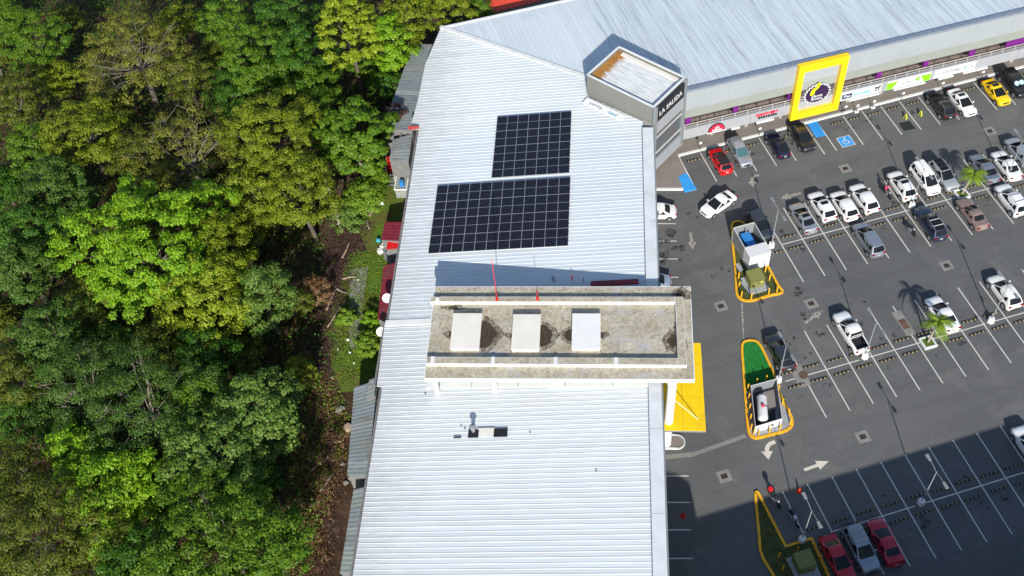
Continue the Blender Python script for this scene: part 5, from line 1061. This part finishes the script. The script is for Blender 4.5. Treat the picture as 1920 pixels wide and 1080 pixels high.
def dish(px, z, label, rad=.5):
    p = at(*px, z); r = empty('satellite_dish', p); tag(r, label, 'satellite dish', 'satellite dishes along the eave'); prof = [(rad*k/7, .28*rad*(k/7)**2) for k in range(8)]; prof[0] = (.01, 0); prof += [(a*.98, b_-.02) for a, b_ in prof[::-1][:-1]]
    o = MB().lathe(prof, 20).build('reflector', M['white'], r, (0, 0, .35), smooth=60); o.rotation_euler = (R_(38), R_(-8), 0); MB().tube([(0, 0, -.5), (0, 0, .35)], .03, 6).build('mast', M['galv'], r); MB().tube([(0, -.1, .3), (.0, -.55, .75)], .015, 5).build('feed_arm', M['galv'], r); MB().lathe([(.05, -.05), (.05, .05)], 8, (0, -.55, .78)).build('feed_horn', M['galv'], r)
dish((727, 563), 4.3, 'white satellite dish above the dark red lean-to roof'); dish((716, 626), 4.2, 'white satellite dish at the eave below the red lean-to')
# lawn and bare strip
lw = [at(*p) for p in ((660, 470), (735, 470), (728, 720), (712, 730), (640, 735), (622, 690), (612, 610), (640, 520))]; b = MB(); b.poly([(p.x, p.y, -.03) for p in lw]); tag(b.build('lawn', M['lawn']), 'strip of rough green grass between forest and building', kind='structure')
lw = [at(*p) for p in ((690, 330), (760, 330), (750, 470), (690, 470), (665, 420))]; b = MB(); b.poly([(p.x, p.y, -.034) for p in lw]); tag(b.build('yard_grass', M['lawn']), 'trodden grass behind the hut', kind='structure')
b = MB(); p = [at(*q) for q in ((655, 505), (690, 500), (668, 655), (655, 650))]; b.poly([(q.x, q.y, -.02) for q in p]); tag(b.build('old_path', M['concl']), 'old grey path overgrown with grass', kind='structure')
rg = np.random.default_rng(21)
for i, (px, an, L_, mat) in enumerate((((622, 560), 70, 3.2, 'log'), ((630, 590), 60, 3.6, 'log'), ((655, 521), 5, 1.5, 'log'), ((640, 545), -35, 1.4, 'barkp'), ((627, 829), 0, 1.5, 'log'), ((600, 870), 40, 2.4, 'log'), ((612, 905), 55, 2.2, 'barkp'), ((596, 940), 30, 1.8, 'log'), ((620, 850), 60, 2.6, 'log'), ((700, 395), 60, 1.8, 'log'), ((648, 470), 70, 2.2, 'log'), ((690, 420), 100, 1.5, 'barkp'))):
    p = at(*px, .1); o = MB().tube([(-L_/2, 0, .1), (0, rg.uniform(-.12, .12), .14), (L_/2, 0, .1)], [.11, .09, .06], 7).build('fallen_log', M[mat], None, (p.x, p.y, 0), R_(an)); tag(o, 'bleached fallen log in the clearing, %s from the top' % ('fourth', 'sixth', 'third', 'fifth', 'seventh', 'ninth', 'eleventh', 'lowest', 'eighth', 'first', 'second', 'tenth')[i] if False else 'bleached fallen log or branch lying in the clearing', 'log', 'fallen logs in the clearing')
for i, (px, s_) in enumerate((((652, 638), .5), ((656, 662), .45), ((664, 681), .35), ((622, 708), .35), ((672, 525), .3), ((634, 655), .25), ((641, 870), .4), ((648, 905), .4), ((660, 895), .5), ((655, 880), .4), ((634, 770), .6), ((642, 765), .5))):
    p = at(*px); b = MB(); lo = [(s_*(.45 if i < 6 else 1)*rg.uniform(.5, 1)*math.cos(6.283*k/7), s_*(.45 if i < 6 else 1)*rg.uniform(.4, .9)*math.sin(6.283*k/7), 0) for k in range(7)]; b.hexa(lo, [(x*.6, y*.6, s_*.5) for x, y, _ in lo]); o = b.build('litter' if i < 6 else 'rock', M['white'] if i < 6 else M['concl'], None, (p.x, p.y, -.03)); tag(o, 'scrap of white litter on the rough grass' if i < 6 else 'pale rock at the edge of the clearing', 'litter' if i < 6 else 'rock', 'white litter on the grass' if i < 6 else 'pale rocks')
# red roofed house at the top
p = at(985, -8, 5.5); r = empty('red_roofed_house', (p.x, p.y, 0), A2+R_(3)); tag(r, 'house with flat red metal roof behind the mall at the top edge', 'house')
MB().box((2, 3.5, 2.6), (14, 9, 5.2)).build('wall', M['wall'], r)
for k in range(18):
    x0 = -5.2+k*.8; b = MB(); b.hexa([(x0, -1.4, 5.2), (x0+.79, -1.4, 5.2), (x0+.79, 8.4, 5.9), (x0, 8.4, 5.9)], [(x0, -1.4, 5.26), (x0+.79, -1.4, 5.26), (x0+.79, 8.4, 5.96), (x0, 8.4, 5.96)]); b.box((x0+.06, 3.5, 5.62), (.08, 9.8, .06), M=Matrix.Rotation(math.atan(.7/9.8), 3, 'X')); b.build('roof_sheet', M['oredroof'], r)
# ================================================================== unseen blocks added past the lower edge to shade the near parking row
hS = 12.0; shift = hS/math.tan(SUN_EL)*math.cos(UA)
r = empty('added_south_block', uv(55, 39.4-shift-9), UA); tag(r, 'unseen building block added outside the lower edge to shade the near parking row', 'building')
MB().box((0, -1, hS/2), (80, 20, hS)).build('wall', M['wall'], r); MB().box((0, -1, hS-.1), (80.1, 20.1, .3)).build('parapet', M['coping'], r)
hT = 15.0; yT = 48.0-hT/math.tan(SUN_EL)  # added tower, unseen; height and outline set by the shadow it casts
r = empty('added_south_tower', (11.6, yT-3, 0)); tag(r, 'unseen tower block added outside the lower edge to cast shade beside the long building', 'tower'); MB().prism([(-3.2, -3), (2.1, -3), (2.1, 1.6), (1.2, 2.6), (.2, 3), (-3.2, 3)], 0, hT).build('wall', M['tgrey'], r)
# ================================================================== vegetation
def leaf_mesh(name, C, N, size, mat, rg, aspect=.55):
    """C centres (n,3), N normals (n,3): one four-cornered leaf each, slightly folded"""
    n = len(C); N = N/np.linalg.norm(N, axis=1, keepdims=True); A = rg.normal(size=(n, 3)); A -= (A*N).sum(1, keepdims=True)*N; A /= np.linalg.norm(A, axis=1, keepdims=True)+1e-9; B = np.cross(N, A)
    s_ = size*rg.uniform(.6, 1.25, (n, 1)); P = np.stack([C-A*s_*.5, C+B*s_*aspect*.5+N*s_*.08-A*s_*.02, C+A*s_*.5-N*s_*.06, C-B*s_*aspect*.5+N*s_*.08-A*s_*.02], 1).reshape(-1, 3)
    me = bpy.data.meshes.new(name); me.vertices.add(4*n); me.loops.add(4*n); me.polygons.add(n); me.vertices.foreach_set('co', P.astype(np.float32).ravel()); me.loops.foreach_set('vertex_index', np.arange(4*n, dtype=np.int32)); me.polygons.foreach_set('loop_start', np.arange(0, 4*n, 4, dtype=np.int32)); me.update(calc_edges=True); me.materials.append(mat); return me
def crown_points(rg, R, Rz, ncl, nl, crf=.17, flat=.62, low=-.75, gap=0.0, cra=.72):
    i = np.arange(ncl)+.5; z = 1-(1-low)*(i/ncl); az = i*2.39996+rg.uniform(0, 6.28); rr = np.sqrt(np.clip(1-z*z, 0, 1)); ph = rg.uniform(0, 6.28, 4)
    lobe = 1+.16*np.sin(3*az+ph[0])+.12*np.sin(5*az+ph[1])+.08*np.sin(2*az+ph[2]+4*z)
    nb_ = int(5+R*1.3); q = np.arange(nb_)+.5; zb_ = 1-1.2*q/nb_; ab_ = q*2.39996+rg.uniform(0, 6.28); B_ = np.stack([np.sqrt(np.clip(1-zb_**2, 0, 1))*np.cos(ab_), np.sqrt(np.clip(1-zb_**2, 0, 1))*np.sin(ab_), zb_], 1)+rg.normal(size=(nb_, 3))*.12
    dq = np.min(np.linalg.norm(np.stack([rr*np.cos(az), rr*np.sin(az), z], 1)[:, None]-B_[None], axis=2), axis=1); f = rg.uniform(.9, 1.03, ncl)*(.66+.4*np.exp(-(dq/(1.15/np.sqrt(nb_/4)))**2)); inner = rg.random(ncl) < .16; f[inner] *= .65
    c = np.stack([rr*np.cos(az)*R*lobe*f, rr*np.sin(az)*R*lobe*f, z*Rz*f*(1+.12*np.sin(4*az+ph[3]))], 1); c += rg.normal(size=c.shape)*R*.045
    keep = rg.random(ncl) > gap; c = c[keep]; k = len(c); cr = cra*rg.uniform(.6, 1.4, k); L_ = (nl*(cr/cra)**2*.9).astype(int)+8
    idx = np.repeat(np.arange(k), L_); m = len(idx); d = rg.normal(size=(m, 3)); d /= np.linalg.norm(d, axis=1, keepdims=True); d[:, 2] = np.abs(d[:, 2])*.9-.15
    C = c[idx] + d*cr[idx][:, None]*rg.uniform(.35, 1.05, (m, 1))*np.array([1, 1, flat]); od = c/np.array([R, R, Rz]); N = d*.75+od[idx]*.35+np.array([0, 0, .55])+rg.normal(size=(m, 3))*.38
    return c, C, N
tree_n = [0]
def tree(px, py, rpx, kind, label, top=12.5, leaf=.36, dens=1.0, rzf=.85, ncl=None, bare=False, limb=9, bark='bark', crf=.17, gap=0.0, cen=0.0, name='forest_tree', nl=None, aspect=.55, flat=.62):
    tree_n[0] += 1; rg = np.random.default_rng(100+tree_n[0]); R = rpx/20.2; leaf *= .8; Rz = max(min(top*.4, 4.4), R*rzf); zc = top-Rz*.97; p = at(px, py, zc+Rz*.35)
    r = empty(name, (p.x, p.y, -.06)); tag(r, label, 'tree' if name.endswith('tree') else 'bush')
    k = ncl or int(22+5.2*R*R*(1 if R < 6 else .95)); c, C, N = crown_points(rg, R, Rz, k, int((nl or 118)*dens), crf, flat, gap=gap, cra=min(.75, R*.32))
    me = leaf_mesh('crown', C, N, leaf, LEAF[kind], rg, aspect); o = bpy.data.objects.new('crown', me); o.location = (0, 0, zc); link(o, r)
    b = MB(); fork = Vector((rg.uniform(-.5, .5), rg.uniform(-.5, .5), max(.6, zc-Rz*.45))); tr_r = .1+.035*R
    b.tube([(0, 0, 0), fork*.55+Vector((rg.uniform(-.2, .2), 0, 0)), fork], [tr_r*1.35, tr_r, tr_r*.8], 8); b.build('trunk', M[bark], r, smooth=60)
    order = rg.permutation(len(c))[:limb if not bare else limb*4]
    b = MB()
    for j, q in enumerate(order):
        e = Vector(c[q])+Vector((0, 0, zc)); e = fork.lerp(e, .9 if not bare else 1.05); m1 = fork.lerp(e, .4)+Vector((rg.normal()*.2, rg.normal()*.2, -.15*R*.3)); m2 = fork.lerp(e, .72)+Vector((rg.normal()*.2, rg.normal()*.2, .1*R*.3))
        w_ = tr_r*(.5 if j < 6 else .22); b.tube([fork, m1, m2, e], [w_, w_*.65, w_*.4, .02], 6 if j < 8 else 5, cap=False)
        if bare:
            for s_ in range(3):
                a = m1.lerp(e, rg.uniform(.2, .9)); b.tube([a, a+Vector((rg.normal(), rg.normal(), rg.uniform(.2, 1)))*R*.16], [.04, .012], 4, cap=False)
    b.build('limb', M['barkb' if bare else bark], r, smooth=60)
    return r
T = tree
T(245, 85, 135, 'sparse', 'large thin-leaved olive tree with pale branches at the upper left', 13, .3, .6, .6, bare=True, limb=9, gap=.12)
T(150, 235, 95, 'olive', 'yellow-olive tree left of the pale-branched thicket', 11.5, .32)
T(55, 60, 75, 'green', 'green tree in the top left corner', 11, .34)
T(20, 175, 70, 'dolive', 'dark olive tree on the left edge below the corner tree', 10, .32)
T(55, 270, 60, 'green', 'mid-green tree on the left edge beside the yellow-olive tree', 9.5, .34)
T(95, 350, 78, 'teal', 'blue-green tree on the left, above the bright lime tree', 10, .36)
T(345, 265, 125, 'sparse', 'thin tree with bare pale branches in the middle of the forest', 11, .28, .5, .6, bare=True, limb=9, gap=.2)
T(260, 290, 70, 'dolive', 'dull olive tree between the two thin-leaved trees', 9, .3)
T(505, 235, 105, 'olive', 'tall olive-yellow tree with clustered leaves, centre of the forest', 13.5, .34, 1.1, .8)
T(560, 345, 85, 'olive', 'olive tree leaning toward the pale trunk', 12, .34)
T(470, 345, 60, 'olive', 'small olive crown below the tall olive-yellow tree', 11, .32)
T(270, 440, 165, 'lime', 'biggest bright lime-green tree left of centre', 13.5, .42, 1.05, .7)
T(405, 450, 70, 'olive', 'olive crown squeezed right of the bright lime tree', 10, .32)
T(490, 545, 62, 'pale', 'yellowish green crown at the right foot of the forest', 10, .34)
T(390, 545, 95, 'yellow', 'yellow-green crown below the bright lime tree', 10.5, .36, .9)
T(660, 245, 82, 'green', 'round broad-leaved umbrella tree beside the grey lean-to', 11.5, .5, .75, .55, bark='barkp', crf=.16, aspect=.85, flat=.4)
T(480, 95, 90, 'green', 'deep green tree near the top of the forest', 12.5, .38)
T(560, 95, 75, 'deep', 'dark green broad tree right of the deep green one', 12, .4)
T(420, 25, 62, 'green', 'bright green tree at the top edge', 12, .36)
T(530, 20, 70, 'deep', 'feathery dark green tree at the top edge', 13, .34)
T(650, 45, 82, 'yellow', 'bright yellow-green tree at the top, right of the forest', 13, .42, 1.0, .8)
T(730, 70, 48, 'lime', 'lime-green crown just left of the dark gap by the mall corner', 11, .38)
T(760, 22, 65, 'olive', 'olive-green tree at the top edge near the mall corner', 11, .34)
T(855, 15, 60, 'olive', 'olive tree touching the mall corner at the top', 10, .34)
T(895, 8, 40, 'green', 'green tree between mall corner and red roof', 9, .34)
T(590, 165, 55, 'green', 'mid-green crown above the umbrella tree', 10, .36)
T(345, 130, 60, 'dolive', 'dark olive crown right of the thin-leaved upper tree', 9.5, .3)
T(430, 165, 55, 'deep', 'shaded dark green crown in the forest centre top', 8.5, .34)
T(45, 420, 75, 'deep', 'dark green tree on the left edge beside the lime tree', 9.5, .38)
T(45, 500, 65, 'teal', 'blue-green tree on the left edge below the dark green one', 8.5, .38)
T(155, 560, 60, 'dolive', 'shaded dark olive tree at the lower left of the lime tree', 7.5, .32)
T(90, 620, 75, 'teal', 'blue-green tree at left centre', 10, .38)
T(15, 700, 55, 'dolive', 'dark olive tree on the left edge at mid height', 9, .32)
T(150, 720, 100, 'teal', 'feathery grey-green tree, left half of the branching pair', 11, .26, 1.0, .5, bare=True, limb=6)
T(265, 745, 115, 'teal', 'feathery grey-green tree with forked pale branch at lower left', 12, .26, 1.0, .5, bare=True, limb=6)
T(375, 660, 55, 'deep', 'shadowed dark green crown in the forest centre', 8, .34)
T(300, 640, 60, 'dolive', 'shadowed olive crown above the feathery trees', 8, .32)
T(478, 762, 74, 'pale', 'pale green large-leaved crown nearest the clearing', 11, .44, .9, .75)
T(395, 840, 88, 'pale', 'pale green large-leaved crown left of the one nearest the clearing', 11, .44, .9, .75)
T(385, 735, 50, 'green', 'small green crown above the pale large-leaved pair', 9.5, .36)
T(135, 845, 45, 'lime', 'bright lime-green upper tuft at lower left', 10.5, .38)
T(195, 915, 82, 'lime', 'bright lime-green tree at lower left', 10.5, .38)
T(265, 900, 50, 'lime', 'small lime-green crown right of the lower lime tree', 9.5, .36)
T(75, 985, 120, 'dolive', 'brownish olive tree in the lower left corner', 12, .3, 1.0, .7)
T(20, 880, 60, 'dolive', 'brown-olive crown on the left edge near the corner', 10, .3)
T(405, 1000, 125, 'green', 'wide green tree at the bottom of the forest', 12, .34, 1.05, .7)
T(495, 1005, 58, 'green', 'green crown at the bottom beside the brown brush', 10, .34)
T(260, 1045, 70, 'deep', 'dark green tree at the bottom left of the wide green tree', 9, .34)
T(560, 690, 32, 'olive', 'small bush in the shade at the forest edge', 4, .26, .7, name='forest_bush')
T(540, 550, 36, 'brown', 'reddish brown dry bush at the forest edge', 5, .24, .7, name='dry_bush')
T(590, 540, 34, 'brown', 'dry brown bush beside the fallen logs', 4, .24, .7, name='dry_bush')
T(680, 365, 44, 'weed', 'light green shrub beside the pale trunk', 4.5, .34, .9, name='forest_bush')
T(700, 335, 30, 'weed', 'small bright shrub near the hut', 4, .34, .9, name='forest_bush')
T(655, 400, 36, 'pale', 'pale green shrub at the foot of the pale trunk', 3.5, .3, .9, name='forest_bush')
T(722, 150, 40, 'deep', 'shadowed shrub left of the grey lean-to', 5, .34, .8, name='forest_bush')
T(742, 218, 30, 'purple', 'withered purple-brown bush hanging over the grey lean-to', 6.6, .3, .9, .5, name='dry_bush')
T(690, 640, 26, 'weed', 'leafy green shrub on the lawn below the red lean-to', 2.2, .28, .8, name='forest_bush')
T(695, 595, 18, 'lime', 'small lime shrub beside the red lean-to', 1.8, .26, .8, name='forest_bush')
T(650, 590, 22, 'weed', 'green weed clump left of the old path', 1.6, .26, .8, name='forest_bush')
T(560, 560, 30, 'dolive', 'dark olive shrub at the shaded forest edge', 4.5, .28, .7, name='forest_bush')
for i, (x, y, rp_, kd, tp) in enumerate(((0, 20, 60, 'green', 9), (120, 30, 50, 'dolive', 8), (330, 30, 55, 'olive', 9), (110, 140, 55, 'olive', 9), (400, 95, 50, 'dolive', 8), (0, 340, 55, 'deep', 8.5), (215, 185, 45, 'dolive', 7.5), (420, 260, 50, 'dolive', 8), (620, 110, 40, 'deep', 8), (470, 420, 50, 'dolive', 8), (-20, 590, 60, 'dolive', 8), (30, 770, 60, 'deep', 7.5), (120, 800, 45, 'deep', 7), (310, 930, 45, 'deep', 8), (440, 900, 50, 'deep', 7.5), (330, 800, 50, 'deep', 8), (490, 890, 36, 'deep', 6), (200, 640, 55, 'teal', 8), (450, 660, 45, 'dolive', 6.5), (150, 1060, 60, 'dolive', 8), (520, 150, 45, 'deep', 9), (-20, 100, 50, 'dolive', 8), (680, 110, 40, 'green', 8), (790, -10, 50, 'green', 9))):
    o = T(x, y, rp_*.9, kd, 'shaded understorey tree between the taller crowns', tp*.62, .34); o['group'] = 'understorey trees between the taller crowns'
# pale trunk in the clearing edge
p0 = at(639, 432); b = MB(); b.tube([(0, 0, 0), (.15, .1, 4), (-.1, 0, 8.5)], [.22, .18, .13], 9); o = b.build('bare_trunk', M['barkp'], None, (p0.x, p0.y, -.06), smooth=60); tag(o, 'tall bare pale trunk at the edge of the clearing', 'tree trunk')
# undergrowth, dry brush and weeds: ground cover nobody could count
rg = np.random.default_rng(77)
def cover(name, label, poly, n, kind, size, hmax, clump=14, cr=.6, seed=1, aspect=.55):
    rg = np.random.default_rng(seed); P = [at(*q) for q in poly]; xs = [p.x for p in P]; ys = [p.y for p in P]; C = []
    while len(C) < n:
        x, y = rg.uniform(min(xs), max(xs)), rg.uniform(min(ys), max(ys)); ins = False; j = len(P)-1
        for i in range(len(P)):
            if (P[i].y > y) != (P[j].y > y) and x < (P[j].x-P[i].x)*(y-P[i].y)/(P[j].y-P[i].y)+P[i].x: ins = not ins
            j = i
        if ins: C.append((x, y, 0))
    C = np.repeat(np.array(C), clump, 0); m = len(C); h = rg.uniform(.0, 1, m)**1.5*np.repeat(rg.uniform(.25, 1, n), clump)*hmax; C = C+np.stack([rg.normal(size=m)*cr, rg.normal(size=m)*cr, h], 1); N = rg.normal(size=(m, 3))*.6+np.array([0, 0, .8])
    o = bpy.data.objects.new(name, leaf_mesh(name, C, N, size, LEAF[kind], rg, aspect)); link(o); tag(o, label, kind='stuff'); return o
FP = [(-60, -60), (820, -60), (770, 90), (700, 250), (640, 330), (600, 500), (610, 620), (600, 760), (590, 900), (580, 1140), (-60, 1140)]
cover('undergrowth', 'dark green undergrowth on the forest floor', FP, 3600, 'deep', .34, 2.6, 16, .8, 2)
cover('olive_undergrowth', 'olive undergrowth on the forest floor', FP, 1500, 'dolive', .3, 2.2, 14, .8, 3)
cover('dry_brush', 'brown dry brush and cut branches along the forest edge', [(555, 780), (600, 700), (640, 770), (650, 820), (615, 1000), (605, 1100), (530, 1100), (540, 950)], 620, 'brown', .42, .7, 16, .45, 4, .14)
cover('cut_twigs', 'grey cut twigs among the dry brush', [(555, 780), (600, 700), (640, 770), (655, 820), (625, 1000), (605, 1100), (540, 1100), (545, 950)], 260, 'purple', .5, .5, 12, .5, 9, .1)
cover('dry_leaves', 'dry brown debris in the clearing', [(640, 420), (700, 420), (655, 520), (635, 620), (625, 700), (590, 700), (590, 520)], 420, 'purple', .36, .35, 12, .4, 5, .16)
cover('bank_weeds', 'green weeds on the brushy bank', [(590, 690), (640, 735), (660, 800), (630, 880), (600, 1000), (560, 1090), (545, 1000), (560, 800)], 170, 'weed', .26, .6, 14, .35, 12)
cover('weeds', 'green weeds and grass tufts in the clearing', [(660, 470), (730, 470), (722, 700), (640, 730), (620, 680), (640, 540)], 620, 'weed', .16, .3, 12, .25, 6)
cover('island_grass', 'short grass on the transformer island', [(1383, 500), (1440, 500), (1466, 548), (1388, 560)], 200, 'dolive', .12, .22, 10, .15, 7)
